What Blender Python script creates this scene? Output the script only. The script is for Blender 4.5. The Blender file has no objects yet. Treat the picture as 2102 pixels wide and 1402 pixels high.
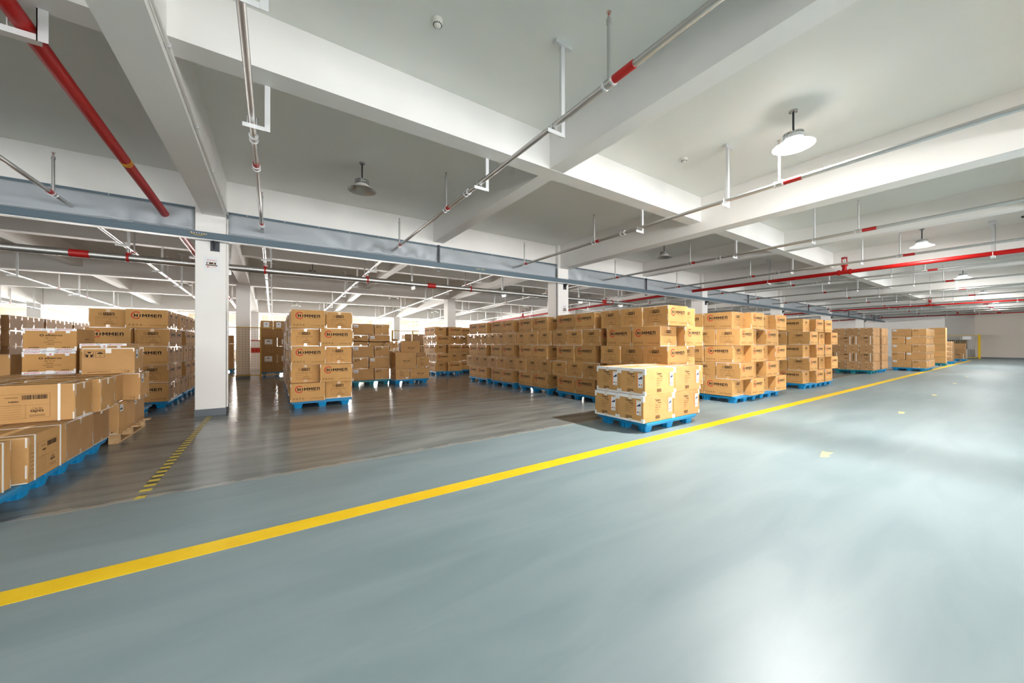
import bpy, bmesh, math, random
from mathutils import Vector, Matrix
random.seed(7)
SC = bpy.context.scene
COL = SC.collection
R = math.radians

# ------------------------------------------------------------------ camera
CAM_H = 1.3
yaw, pitch, roll = R(33.8), R(0.24), R(-0.09)
Fv = Vector((math.sin(yaw) * math.cos(pitch), math.cos(yaw) * math.cos(pitch), math.sin(pitch)))
Rv = Vector((math.cos(yaw), -math.sin(yaw), 0))
Uv = Rv.cross(Fv)
Rv, Uv = math.cos(roll) * Rv + math.sin(roll) * Uv, -math.sin(roll) * Rv + math.cos(roll) * Uv
cam = bpy.data.cameras.new('camera')
cam.sensor_width = 36.0
cam.lens = 36.0 * 732.8 / 2102.0
cam.clip_start = 0.05
cam.clip_end = 300
camo = bpy.data.objects.new('camera', cam)
COL.objects.link(camo)
M = Matrix.Identity(4)
for i in range(3):
    M[i][0], M[i][1], M[i][2] = Rv[i], Uv[i], -Fv[i]
M[0][3], M[1][3], M[2][3] = 0, 0, CAM_H
camo.matrix_world = M
SC.camera = camo

# ------------------------------------------------------------------ world, exposure, daylight
SC.view_settings.view_transform = 'Standard'
SC.view_settings.look = 'None'
SC.view_settings.exposure = 0.55
SC.view_settings.gamma = 1.0
SC.view_settings.use_curve_mapping = False
try:
    SC.cycles.use_denoising = True
    SC.cycles.max_bounces = 8
    SC.cycles.diffuse_bounces = 5
    SC.cycles.glossy_bounces = 4
    SC.cycles.sample_clamp_indirect = 8.0
except Exception:
    pass
world = bpy.data.worlds.new('sky')
SC.world = world
world.use_nodes = True
wb = world.node_tree.nodes['Background']
wb.inputs[0].default_value = (0.86, 0.93, 1.0, 1)
wb.inputs[1].default_value = 3.0

LAMP_W = 430.0
DAY_BACK = 410.0
DAY_FRONT = 124.0


def area(name, loc, rot, sx, sy, w, col=(1, 1, 1)):
    l = bpy.data.lights.new(name, 'AREA')
    l.shape = 'RECTANGLE'
    l.size, l.size_y = sx, sy
    l.energy = w
    l.color = col
    o = bpy.data.objects.new(name, l)
    o.location = loc
    o.rotation_euler = rot
    COL.objects.link(o)
    return o


BACK_WINDOWS = [(-21.5, -18.5), (-17.0, -14.0), (-12.4, -9.6), (-8.0, -5.6), (-3.9, -1.9), (0.2, 2.6), (4.2, 6.4), (7.4, 9.1),
                (9.9, 11.1), (11.8, 14.4), (16.3, 18.6), (20.2, 22.8), (24.5, 27.1), (29, 31.6), (33.5, 36.1)]
YB = 34.0            # back wall
YF = -13.0           # wall behind the camera
XL, XR = -26.0, 47.0
for a_, b_ in BACK_WINDOWS:
    area('window_daylight', ((a_ + b_) / 2, YB + 0.55, 1.75), (R(-90), 0, 0), b_ - a_, 2.0, DAY_BACK * (b_ - a_), (1.0, 0.955, 0.90))
FRONT_WINDOWS = [(x, x + 5.6) for x in (-22, -14, -6, 2, 10, 18, 26, 34)]
for a_, b_ in FRONT_WINDOWS:  # added panels outside unseen windows, tilted and weighted to brighten the ceiling
    area('window_daylight', ((a_ + b_) / 2, YF - 0.55, 1.95), (R(90 + 37), 0, 0), b_ - a_, 2.5, DAY_FRONT * (b_ - a_) * {-22: .4, -14: .6, -6: .8, 2: 1.5, 10: 1.3, 18: 1.0, 26: .8, 34: .6}[a_], (1.0, 0.985, 0.96))


# ------------------------------------------------------------------ materials
def mat(name, col, rough=0.6, metal=0.0, spec=0.5, emis=None, es=0.0, coat=0.0):
    m = bpy.data.materials.new(name)
    m.use_nodes = True
    b = m.node_tree.nodes['Principled BSDF']
    b.inputs['Base Color'].default_value = (*col, 1)
    b.inputs['Roughness'].default_value = rough
    b.inputs['Metallic'].default_value = metal
    b.inputs['Specular IOR Level'].default_value = spec
    b.inputs['Coat Weight'].default_value = coat
    if emis:
        b.inputs['Emission Color'].default_value = (*emis, 1)
        b.inputs['Emission Strength'].default_value = es
    return m


def N(m, t, **kw):
    n = m.node_tree.nodes.new(t)
    for k, v in kw.items():
        setattr(n, k, v)
    return n


def L(m, a, b):
    m.node_tree.links.new(a, b)


def noise_color(m, c1, c2, scale=(1, 1, 1), ns=3.0, detail=4, p0=0.35, p1=0.65, bump=0.0, coords='Object', dist=0.0):
    b = m.node_tree.nodes['Principled BSDF']
    tc = N(m, 'ShaderNodeTexCoord')
    mp = N(m, 'ShaderNodeMapping')
    mp.inputs['Scale'].default_value = scale
    L(m, tc.outputs[coords], mp.inputs[0])
    nz = N(m, 'ShaderNodeTexNoise')
    nz.inputs['Scale'].default_value = ns
    nz.inputs['Detail'].default_value = detail
    nz.inputs['Distortion'].default_value = dist
    L(m, mp.outputs[0], nz.inputs[0])
    cr = N(m, 'ShaderNodeValToRGB')
    cr.color_ramp.elements[0].position = p0
    cr.color_ramp.elements[0].color = (*c1, 1)
    cr.color_ramp.elements[1].position = p1
    cr.color_ramp.elements[1].color = (*c2, 1)
    L(m, nz.outputs[0], cr.inputs[0])
    L(m, cr.outputs[0], b.inputs['Base Color'])
    if bump:
        bp = N(m, 'ShaderNodeBump')
        bp.inputs['Strength'].default_value = bump
        bp.inputs['Distance'].default_value = 0.01
        L(m, nz.outputs[0], bp.inputs['Height'])
        L(m, bp.outputs[0], b.inputs['Normal'])
    return cr, nz


def cardboard(name, c1, c2, rough=0.62):
    """kraft board: fibre noise, faint corrugation, a slightly different tone on every carton"""
    m = mat(name, c1, .72, spec=0.2)
    cr, nz = noise_color(m, c1, c2, (1, 1, 1), 5.0, 5, 0.3, 0.7)
    b = m.node_tree.nodes['Principled BSDF']
    oi = N(m, 'ShaderNodeObjectInfo')
    mr = N(m, 'ShaderNodeMapRange')
    mr.inputs['To Min'].default_value = 0.86
    mr.inputs['To Max'].default_value = 1.08
    L(m, oi.outputs['Random'], mr.inputs['Value'])
    hs = N(m, 'ShaderNodeHueSaturation')
    L(m, mr.outputs[0], hs.inputs['Value'])
    L(m, cr.outputs[0], hs.inputs['Color'])
    L(m, hs.outputs[0], b.inputs['Base Color'])
    tc = N(m, 'ShaderNodeTexCoord')
    wv = N(m, 'ShaderNodeTexWave')
    wv.bands_direction = 'DIAGONAL'
    wv.inputs['Scale'].default_value = 28
    wv.inputs['Distortion'].default_value = 0.4
    L(m, tc.outputs['Object'], wv.inputs[0])
    bp = N(m, 'ShaderNodeBump')
    bp.inputs['Strength'].default_value = 0.015
    bp.inputs['Distance'].default_value = 0.004
    L(m, wv.outputs['Fac'], bp.inputs['Height'])
    L(m, bp.outputs[0], b.inputs['Normal'])
    return m


MT = {}
MT['paint'] = mat('white_wall_paint', (0.80, 0.79, 0.765), 0.55)
noise_color(MT['paint'], (0.82, 0.80, 0.775), (0.86, 0.84, 0.82), (1, 1, 1), 1.3, 5, 0.3, 0.7)
MT['slab'] = mat('ceiling_paint', (0.70, 0.70, 0.665), 0.65)
noise_color(MT['slab'], (0.76, 0.76, 0.72), (0.80, 0.80, 0.765), (1, 1, 1), 0.7, 5, 0.3, 0.7)
MT['skirt'] = mat('grey_skirting', (0.12, 0.14, 0.16), 0.5)
MT['galv'] = mat('galvanised_steel', (0.56, 0.56, 0.55), 0.38, 0.95)
MT['galvflat'] = mat('zinc_bracket', (0.75, 0.76, 0.77), 0.45, 0.6)
MT['redpipe'] = mat('red_pipe_paint', (0.42, 0.005, 0.004), 0.45, spec=.3)
MT['darkred'] = mat('red_band_paint', (0.42, 0.012, 0.01), 0.4)
MT['track'] = mat('shutter_track_grey', (0.10, 0.145, 0.18), 0.45, 0.2)
MT['fabric'] = mat('silver_fire_curtain', (0.37, 0.40, 0.43), 0.45, 0.15)
MT['dark'] = mat('dark_steel', (0.06, 0.065, 0.075), 0.45, 0.5)
MT['yellowline'] = mat('yellow_floor_paint', (0.93, 0.60, 0.01), 0.4, spec=.3)
noise_color(MT['yellowline'], (0.90, 0.56, 0.008), (0.96, 0.64, 0.02), (1, 1, 1), 4, 4)
MT['yellowworn'] = mat('worn_yellow_tape', (0.74, 0.66, 0.28), 0.45)
MT['tapeyellow'] = mat('hazard_yellow', (0.75, 0.58, 0.08), 0.4)
MT['tapeblack'] = mat('hazard_black', (0.06, 0.065, 0.06), 0.4)
MT['yellowsteel'] = mat('yellow_steel', (0.78, 0.50, 0.01), 0.35)
MT['ochresteel'] = mat('ochre_steel', (0.62, 0.36, 0.02), 0.4)
MT['blue'] = mat('blue_plastic', (0.003, 0.23, 0.50), 0.4)
MT['teal'] = mat('teal_plastic', (0.005, 0.19, 0.25), 0.38)
MT['wood'] = mat('pallet_wood', (0.62, 0.40, 0.2), 0.7)
noise_color(MT['wood'], (0.5, 0.3, 0.14), (0.68, 0.45, 0.23), (1, 12, 1), 6, 4)
MT['kraft'] = cardboard('kraft_cardboard', (0.50, 0.268, 0.092), (0.57, 0.31, 0.112))
MT['kraft2'] = cardboard('pale_kraft_cardboard', (0.49, 0.268, 0.105), (0.55, 0.31, 0.128))
MT['kraft3'] = cardboard('brown_cardboard', (0.36, 0.20, 0.09), (0.42, 0.24, 0.112))
MT['kraft4'] = cardboard('orange_kraft_cardboard', (0.51, 0.28, 0.105), (0.57, 0.322, 0.13))
MT['ink'] = mat('dark_print_ink', (0.014, 0.011, 0.013), 0.75, spec=.15)
MT['ink2'] = mat('brown_print_ink', (0.11, 0.058, 0.028), 0.75, spec=.15)
MT['redink'] = mat('red_print_ink', (0.52, 0.018, 0.025), 0.7, spec=.15)
MT['orangeink'] = mat('orange_print_ink', (0.85, 0.22, 0.02), 0.5)
MT['cleartape'] = mat('clear_packing_tape', (0.60, 0.39, 0.20), 0.12, coat=1.0)
MT['glint'] = mat('painted_tape_glint', (0.78, 0.72, 0.66), 0.15, coat=1.0)  # highlights on the shiny tape, painted in as a pale colour
MT['whitetape'] = mat('white_packing_tape', (0.80, 0.80, 0.82), 0.35)
MT['paper'] = mat('white_paper_label', (0.80, 0.81, 0.83), 0.6)
MT['strap'] = mat('white_plastic_strap', (0.82, 0.80, 0.76), 0.35)
MT['blackstrap'] = mat('black_plastic_strap', (0.02, 0.02, 0.025), 0.4)
MT['shoe'] = mat('dark_blue_print', (0.03, 0.025, 0.09), 0.5)
MT['lampalu'] = mat('cast_aluminium', (0.55, 0.56, 0.55), 0.4, 0.8)
MT['shade'] = mat('lamp_shade_paint', (0.72, 0.70, 0.66), 0.4)
MT['shadein'] = mat('lamp_reflector', (0.50, 0.50, 0.47), 0.32, 0.7)
MT['lit'] = mat('lit_diffuser', (1, 1, 1), 0.5, emis=(0.94, 0.98, 1.0), es=14.0)
MT['unlit'] = mat('unlit_diffuser', (0.45, 0.46, 0.42), 0.35)
MT['tube'] = mat('lit_tube', (1, 1, 1), 0.5, emis=(1.0, 0.97, 1.0), es=8.0)
MT['plastic'] = mat('ivory_plastic', (0.78, 0.75, 0.68), 0.45)
MT['wire'] = mat('brown_wire', (0.55, 0.33, 0.06), 0.5)
MT['yellowwire'] = mat('yellow_cable', (0.8, 0.5, 0.02), 0.5)
MT['whitedot'] = mat('white_terminal', (0.9, 0.9, 0.88), 0.4)
MT['windowframe'] = mat('window_frame_grey', (0.16, 0.17, 0.19), 0.5)
MT['cream'] = mat('cream_wall_paint', (0.66, 0.56, 0.44), 0.65)
MT['endwall'] = mat('end_wall_paint', (0.55, 0.49, 0.43), 0.7)

mg = bpy.data.materials.new('window_glass')
mg.use_nodes = True
nt = mg.node_tree
for n_ in list(nt.nodes):
    if n_.type != 'OUTPUT_MATERIAL':
        nt.nodes.remove(n_)
out = nt.nodes['Material Output']
tr = nt.nodes.new('ShaderNodeBsdfTransparent')
gl = nt.nodes.new('ShaderNodeBsdfGlossy')
gl.inputs['Roughness'].default_value = 0.02
mx = nt.nodes.new('ShaderNodeMixShader')
mx.inputs[0].default_value = 0.07
nt.links.new(tr.outputs[0], mx.inputs[1])
nt.links.new(gl.outputs[0], mx.inputs[2])
nt.links.new(mx.outputs[0], out.inputs[0])
MT['glass'] = mg
ms = mat('clear_lamp_shade', (0.85, 0.87, 0.88), 0.3)
tr2 = N(ms, 'ShaderNodeBsdfTransparent')
mx4 = N(ms, 'ShaderNodeMixShader')
mx4.inputs[0].default_value = 0.10
L(ms, ms.node_tree.nodes['Principled BSDF'].outputs[0], mx4.inputs[1])
L(ms, tr2.outputs[0], mx4.inputs[2])
L(ms, mx4.outputs[0], ms.node_tree.nodes['Material Output'].inputs[0])
MT['shadelit'] = ms


def floor_material():
    m = mat('epoxy_floor', (0.3, 0.36, 0.37), 0.2, spec=0.38)
    b = m.node_tree.nodes['Principled BSDF']
    tc = N(m, 'ShaderNodeTexCoord')
    # blue-green painted aisle with brushed streaks
    mp = N(m, 'ShaderNodeMapping')
    mp.inputs['Scale'].default_value = (0.35, 1.6, 1)
    mp.inputs['Rotation'].default_value = (0, 0, R(-8))
    L(m, tc.outputs['Object'], mp.inputs[0])
    n1 = N(m, 'ShaderNodeTexNoise')
    n1.inputs['Scale'].default_value = 2.2
    n1.inputs['Detail'].default_value = 7
    n1.inputs['Distortion'].default_value = 0.7
    L(m, mp.outputs[0], n1.inputs[0])
    c1 = N(m, 'ShaderNodeValToRGB')
    c1.color_ramp.elements[0].position = 0.30
    c1.color_ramp.elements[0].color = (0.212, 0.28, 0.298, 1)
    c1.color_ramp.elements[1].position = 0.72
    c1.color_ramp.elements[1].color = (0.275, 0.345, 0.36, 1)
    L(m, n1.outputs[0], c1.inputs[0])
    # bare grey-brown epoxy bay
    mp2 = N(m, 'ShaderNodeMapping')
    mp2.inputs['Scale'].default_value = (0.35, 1.6, 1)
    mp2.inputs['Rotation'].default_value = (0, 0, R(12))
    L(m, tc.outputs['Object'], mp2.inputs[0])
    n2 = N(m, 'ShaderNodeTexNoise')
    n2.inputs['Scale'].default_value = 1.3
    n2.inputs['Detail'].default_value = 8
    n2.inputs['Distortion'].default_value = 1.6
    L(m, mp2.outputs[0], n2.inputs[0])
    c2 = N(m, 'ShaderNodeValToRGB')
    c2.color_ramp.elements[0].position = 0.36
    c2.color_ramp.elements[0].color = (0.165, 0.18, 0.175, 1)
    c2.color_ramp.elements[1].position = 0.70
    c2.color_ramp.elements[1].color = (0.30, 0.315, 0.30, 1)
    L(m, n2.outputs[0], c2.inputs[0])
    # ragged boundary at y = 4.2
    sp = N(m, 'ShaderNodeSeparateXYZ')
    L(m, tc.outputs['Object'], sp.inputs[0])
    n3 = N(m, 'ShaderNodeTexNoise')
    n3.inputs['Scale'].default_value = 3.0
    n3.inputs['Detail'].default_value = 6
    L(m, tc.outputs['Object'], n3.inputs[0])
    ma = N(m, 'ShaderNodeMath', operation='MULTIPLY_ADD')
    L(m, n3.outputs[0], ma.inputs[0])
    ma.inputs[1].default_value = 0.10
    L(m, sp.outputs['Y'], ma.inputs[2])
    gt = N(m, 'ShaderNodeMath', operation='GREATER_THAN')
    L(m, ma.outputs[0], gt.inputs[0])
    gt.inputs[1].default_value = 4.27
    mxc = N(m, 'ShaderNodeMix', data_type='RGBA')
    L(m, gt.outputs[0], mxc.inputs[0])
    L(m, c1.outputs[0], mxc.inputs[6])
    L(m, c2.outputs[0], mxc.inputs[7])
    # whitish crust along the boundary
    sb = N(m, 'ShaderNodeMath', operation='SUBTRACT')
    L(m, ma.outputs[0], sb.inputs[0])
    sb.inputs[1].default_value = 4.285
    ab = N(m, 'ShaderNodeMath', operation='ABSOLUTE')
    L(m, sb.outputs[0], ab.inputs[0])
    n4 = N(m, 'ShaderNodeTexNoise')
    n4.inputs['Scale'].default_value = 7.0
    n4.inputs['Detail'].default_value = 5
    L(m, tc.outputs['Object'], n4.inputs[0])
    mr = N(m, 'ShaderNodeMapRange')
    mr.inputs['From Min'].default_value = 0.35
    mr.inputs['From Max'].default_value = 0.75
    mr.inputs['To Min'].default_value = 0.012
    mr.inputs['To Max'].default_value = 0.075
    L(m, n4.outputs[0], mr.inputs[0])
    lt = N(m, 'ShaderNodeMath', operation='LESS_THAN')
    L(m, ab.outputs[0], lt.inputs[0])
    L(m, mr.outputs[0], lt.inputs[1])
    lf = N(m, 'ShaderNodeMath', operation='MULTIPLY')
    L(m, lt.outputs[0], lf.inputs[0])
    lf.inputs[1].default_value = 0.6
    mx2 = N(m, 'ShaderNodeMix', data_type='RGBA')
    L(m, lf.outputs[0], mx2.inputs[0])
    L(m, mxc.outputs[2], mx2.inputs[6])
    mx2.inputs[7].default_value = (0.42, 0.41, 0.37, 1)
    # thin pale scratches
    mp5 = N(m, 'ShaderNodeMapping')
    mp5.inputs['Scale'].default_value = (0.12, 6.0, 1)
    mp5.inputs['Rotation'].default_value = (0, 0, R(24))
    L(m, tc.outputs['Object'], mp5.inputs[0])
    n5 = N(m, 'ShaderNodeTexNoise')
    n5.inputs['Scale'].default_value = 9.0
    n5.inputs['Detail'].default_value = 3
    L(m, mp5.outputs[0], n5.inputs[0])
    c5 = N(m, 'ShaderNodeValToRGB')
    c5.color_ramp.elements[0].position = 0.66
    c5.color_ramp.elements[0].color = (0, 0, 0, 1)
    c5.color_ramp.elements[1].position = 0.74
    c5.color_ramp.elements[1].color = (0.07, 0.07, 0.07, 1)
    L(m, n5.outputs[0], c5.inputs[0])
    mx3 = N(m, 'ShaderNodeMix', data_type='RGBA')
    L(m, c5.outputs[0], mx3.inputs[0])
    L(m, mx2.outputs[2], mx3.inputs[6])
    mx3.inputs[7].default_value = (0.5, 0.52, 0.52, 1)
    L(m, mx3.outputs[2], b.inputs['Base Color'])
    # gloss: bare bay shinier than the painted aisle
    rr = N(m, 'ShaderNodeMapRange')
    L(m, n1.outputs[0], rr.inputs[0])
    rr.inputs['To Min'].default_value = 0.36
    rr.inputs['To Max'].default_value = 0.46
    rs = N(m, 'ShaderNodeMapRange')
    L(m, n2.outputs[0], rs.inputs[0])
    rs.inputs['To Min'].default_value = 0.12
    rs.inputs['To Max'].default_value = 0.26
    rm = N(m, 'ShaderNodeMix', data_type='FLOAT')
    L(m, gt.outputs[0], rm.inputs[0])
    L(m, rr.outputs[0], rm.inputs[2])
    L(m, rs.outputs[0], rm.inputs[3])
    L(m, rm.outputs[0], b.inputs['Roughness'])
    nb = N(m, 'ShaderNodeTexNoise')
    nb.inputs['Scale'].default_value = 2.5
    nb.inputs['Detail'].default_value = 3
    L(m, tc.outputs['Object'], nb.inputs[0])
    bp = N(m, 'ShaderNodeBump')
    bp.inputs['Strength'].default_value = 0.06
    bp.inputs['Distance'].default_value = 0.02
    L(m, nb.outputs[0], bp.inputs['Height'])
    L(m, bp.outputs[0], b.inputs['Normal'])
    return m


MT['floor'] = floor_material()


# ------------------------------------------------------------------ mesh builder
class MB:
    def __init__(s):
        s.v, s.f, s.m, s.sm, s.mats = [], [], [], [], []

    def mi(s, k):
        if k not in s.mats:
            s.mats.append(k)
        return s.mats.index(k)

    def face(s, pts, k, smooth=False):
        i = len(s.v)
        s.v += [tuple(p) for p in pts]
        s.f.append(tuple(range(i, i + len(pts))))
        s.m.append(s.mi(k))
        s.sm.append(smooth)

    def mesh(s, vs, fs, k, smooth=False):
        i = len(s.v)
        s.v += [tuple(p) for p in vs]
        j = s.mi(k)
        for f in fs:
            s.f.append(tuple(i + a for a in f))
            s.m.append(j)
            s.sm.append(smooth)

    def box(s, x0, y0, z0, x1, y1, z1, k, bev=0.0):
        if bev <= 0:
            vs = [(x0, y0, z0), (x1, y0, z0), (x1, y1, z0), (x0, y1, z0), (x0, y0, z1), (x1, y0, z1), (x1, y1, z1), (x0, y1, z1)]
            fs = [(0, 3, 2, 1), (4, 5, 6, 7), (0, 1, 5, 4), (1, 2, 6, 5), (2, 3, 7, 6), (3, 0, 4, 7)]
            s.mesh(vs, fs, k)
            return
        bm = bmesh.new()
        bmesh.ops.create_cube(bm, size=1.0)
        for v in bm.verts:
            v.co = Vector((x0 + (v.co.x + .5) * (x1 - x0), y0 + (v.co.y + .5) * (y1 - y0), z0 + (v.co.z + .5) * (z1 - z0)))
        bmesh.ops.bevel(bm, geom=bm.edges[:], offset=bev, segments=1, affect='EDGES', profile=0.5)
        bm.verts.ensure_lookup_table()
        s.mesh([v.co[:] for v in bm.verts], [[v.index for v in f.verts] for f in bm.faces], k)
        bm.free()

    def hexa(s, lo, hi, k):
        """lo, hi: four points each, same winding"""
        s.mesh(list(lo) + list(hi), [(0, 3, 2, 1), (4, 5, 6, 7), (0, 1, 5, 4), (1, 2, 6, 5), (2, 3, 7, 6), (3, 0, 4, 7)], k)

    def cyl(s, p0, p1, r, k, n=12, r2=None, caps=True):
        p0, p1 = Vector(p0), Vector(p1)
        r2 = r if r2 is None else r2
        d = (p1 - p0).normalized()
        a = d.orthogonal().normalized()
        b = d.cross(a)
        vs, fs = [], []
        for p, q in ((p0, r), (p1, r2)):
            for i in range(n):
                t = 2 * math.pi * i / n
                vs.append(p + (a * math.cos(t) + b * math.sin(t)) * q)
        for i in range(n):
            j = (i + 1) % n
            fs.append((i, j, n + j, n + i))
        s.mesh(vs, fs, k, True)
        if caps:
            s.mesh(vs[:n], [tuple(reversed(range(n)))], k)
            s.mesh(vs[n:], [tuple(range(n))], k)

    def lathe(s, prof, k, n=24, c=(0, 0, 0), smooth=True):
        vs, fs = [], []
        for r, z in prof:
            for i in range(n):
                t = 2 * math.pi * i / n
                vs.append((c[0] + r * math.cos(t), c[1] + r * math.sin(t), c[2] + z))
        for a in range(len(prof) - 1):
            for i in range(n):
                j = (i + 1) % n
                fs.append((a * n + i, a * n + j, (a + 1) * n + j, (a + 1) * n + i))
        s.mesh(vs, fs, k, smooth)

    def data(s, name):
        me = bpy.data.meshes.new(name)
        me.from_pydata(s.v, [], s.f)
        for k in s.mats:
            me.materials.append(MT[k])
        me.polygons.foreach_set('material_index', s.m)
        me.polygons.foreach_set('use_smooth', s.sm)
        me.update()
        return me

    def build(s, name, parent=None, loc=None):
        o = bpy.data.objects.new(name, s.data(name))
        COL.objects.link(o)
        if parent is not None:
            o.parent = parent
        if loc is not None:
            o.location = loc
        return o


def tag(o, label=None, cat=None, group=None, kind=None):
    if label:
        o['label'] = label
    if cat:
        o['category'] = cat
    if group:
        o['group'] = group
    if kind:
        o['kind'] = kind
    return o


def empty(name, loc=(0, 0, 0), rz=0.0):
    o = bpy.data.objects.new(name, None)
    o.empty_display_size = 0.1
    o.location = loc
    o.rotation_euler = (0, 0, rz)
    COL.objects.link(o)
    return o


def kids(o):
    return [c for c in CH.get(o.name, [])]


CH = {}


def reg(parent, child):
    CH.setdefault(parent.name, []).append(child)
    child.parent = parent
    return child


def copy_tree(o):
    c = o.copy()
    COL.objects.link(c)
    for k in CH.get(o.name, []):
        kc = copy_tree(k)
        kc.parent = c
        CH.setdefault(c.name, []).append(kc)
    return c


USED = set()


def spawn(proto, loc, rz=0.0, label=None, group=None):
    if proto.name in USED:
        o = copy_tree(proto)
    else:
        USED.add(proto.name)
        o = proto
    o.location = loc
    o.rotation_euler = (0, 0, rz)
    if label:
        o['label'] = label
    if group:
        o['group'] = group
    return o


# ------------------------------------------------------------------ lettering
TXT = {}


def text_mesh(s, bold=0.0):
    key = (s, bold)
    if key in TXT:
        return TXT[key]
    cu = bpy.data.curves.new('lettering', 'FONT')
    cu.body = s
    cu.size = 1.0
    cu.resolution_u = 2
    cu.offset = bold
    cu.fill_mode = 'FRONT'
    o = bpy.data.objects.new('lettering', cu)
    COL.objects.link(o)
    bpy.context.view_layer.update()
    dg = bpy.context.evaluated_depsgraph_get()
    ev = o.evaluated_get(dg)
    me = ev.to_mesh()
    vs = [(v.co.x, v.co.y) for v in me.vertices]
    fs = [tuple(p.vertices) for p in me.polygons]
    ev.to_mesh_clear()
    bpy.data.objects.remove(o)
    bpy.data.curves.remove(cu)
    if not vs:
        vs = [(0, 0)]
    x0 = min(v[0] for v in vs)
    x1 = max(v[0] for v in vs)
    y0 = min(v[1] for v in vs)
    y1 = max(v[1] for v in vs)
    TXT[key] = (vs, fs, x0, x1, y0, y1)
    return TXT[key]


class Face:
    """a printable side of a box: u to the right, v up, seen from outside"""

    def __init__(s, mb, o, u, n, w, h, lift=0.0008):
        s.mb, s.o, s.u, s.n, s.w, s.h, s.lift = mb, Vector(o), Vector(u), Vector(n), w, h, lift

    def p(s, a, b, e=0.0):
        return s.o + s.u * a + Vector((0, 0, 1)) * b + s.n * (s.lift + e)

    def rect(s, a0, b0, a1, b1, k, e=0.0):
        s.mb.face([s.p(a0, b0, e), s.p(a1, b0, e), s.p(a1, b1, e), s.p(a0, b1, e)], k)

    def poly(s, pts, k, e=0.0):
        s.mb.face([s.p(a, b, e) for a, b in pts], k)

    def line(s, a0, b0, a1, b1, t, k, e=0.0):
        d = Vector((a1 - a0, b1 - b0))
        if d.length == 0:
            return
        q = Vector((-d.y, d.x)).normalized() * t / 2
        s.poly([(a0 - q.x, b0 - q.y), (a1 - q.x, b1 - q.y), (a1 + q.x, b1 + q.y), (a0 + q.x, b0 + q.y)], k, e)

    def frame(s, a0, b0, a1, b1, t, k, e=0.0):
        s.rect(a0, b0, a1, b0 + t, k, e)
        s.rect(a0, b1 - t, a1, b1, k, e)
        s.rect(a0, b0 + t, a0 + t, b1 - t, k, e)
        s.rect(a1 - t, b0 + t, a1, b1 - t, k, e)

    def ring(s, ca, cb, r0, r1, k, t0=0, t1=360, n=24, e=0.0, sx=1.0):
        for i in range(n):
            u0 = R(t0 + (t1 - t0) * i / n)
            u1 = R(t0 + (t1 - t0) * (i + 1) / n)
            s.poly([(ca + sx * r0 * math.cos(u0), cb + r0 * math.sin(u0)), (ca + sx * r1 * math.cos(u0), cb + r1 * math.sin(u0)),
                    (ca + sx * r1 * math.cos(u1), cb + r1 * math.sin(u1)), (ca + sx * r0 * math.cos(u1), cb + r0 * math.sin(u1))], k, e)

    def disc(s, ca, cb, r, k, n=16, e=0.0, sx=1.0):
        s.poly([(ca + sx * r * math.cos(2 * math.pi * i / n), cb + r * math.sin(2 * math.pi * i / n)) for i in range(n)], k, e)

    def text(s, t, a0, b0, a1, b1, k, bold=0.0, e=0.0, slant=0.0):
        """fit the string into the rectangle"""
        vs, fs, x0, x1, y0, y1 = text_mesh(t, bold)
        if x1 - x0 < 1e-6:
            return
        sx = (a1 - a0) / (x1 - x0)
        sy = (b1 - b0) / max(1e-6, y1 - y0)
        pts = [s.p(a0 + (x - x0) * sx + slant * (y - y0) * sy, b0 + (y - y0) * sy, e) for x, y in vs]
        s.mb.mesh(pts, fs, k)

    def barcode(s, a0, b0, a1, b1, k, seed=1, e=0.0):
        r = random.Random(seed)
        a = a0
        while a < a1 - 0.002:
            w = r.choice((0.0022, 0.0035, 0.005)) * (a1 - a0) / 0.12
            if a + w > a1:
                break
            s.rect(a, b0, a + w, b1, k, e)
            a += w + r.choice((0.0022, 0.0035)) * (a1 - a0) / 0.12


def faces(mb, Lx, W, H, lift=0.0008):
    x, y = Lx / 2, W / 2
    return dict(front=Face(mb, (-x, -y, 0), (1, 0, 0), (0, -1, 0), Lx, H, lift),
                back=Face(mb, (x, y, 0), (-1, 0, 0), (0, 1, 0), Lx, H, lift),
                right=Face(mb, (x, -y, 0), (0, 1, 0), (1, 0, 0), W, H, lift),
                left=Face(mb, (-x, y, 0), (0, -1, 0), (-1, 0, 0), W, H, lift))


def body(mb, Lx, W, H, k, seam=True):
    mb.box(-Lx / 2, -W / 2, 0, Lx / 2, W / 2, H, k, bev=0.005)
    if seam:                                            # the slit between the closing flaps
        mb.box(-Lx / 2 + .006, -0.0012, H - .001, Lx / 2 - .006, 0.0012, H + .0006, 'ink2')


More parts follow.
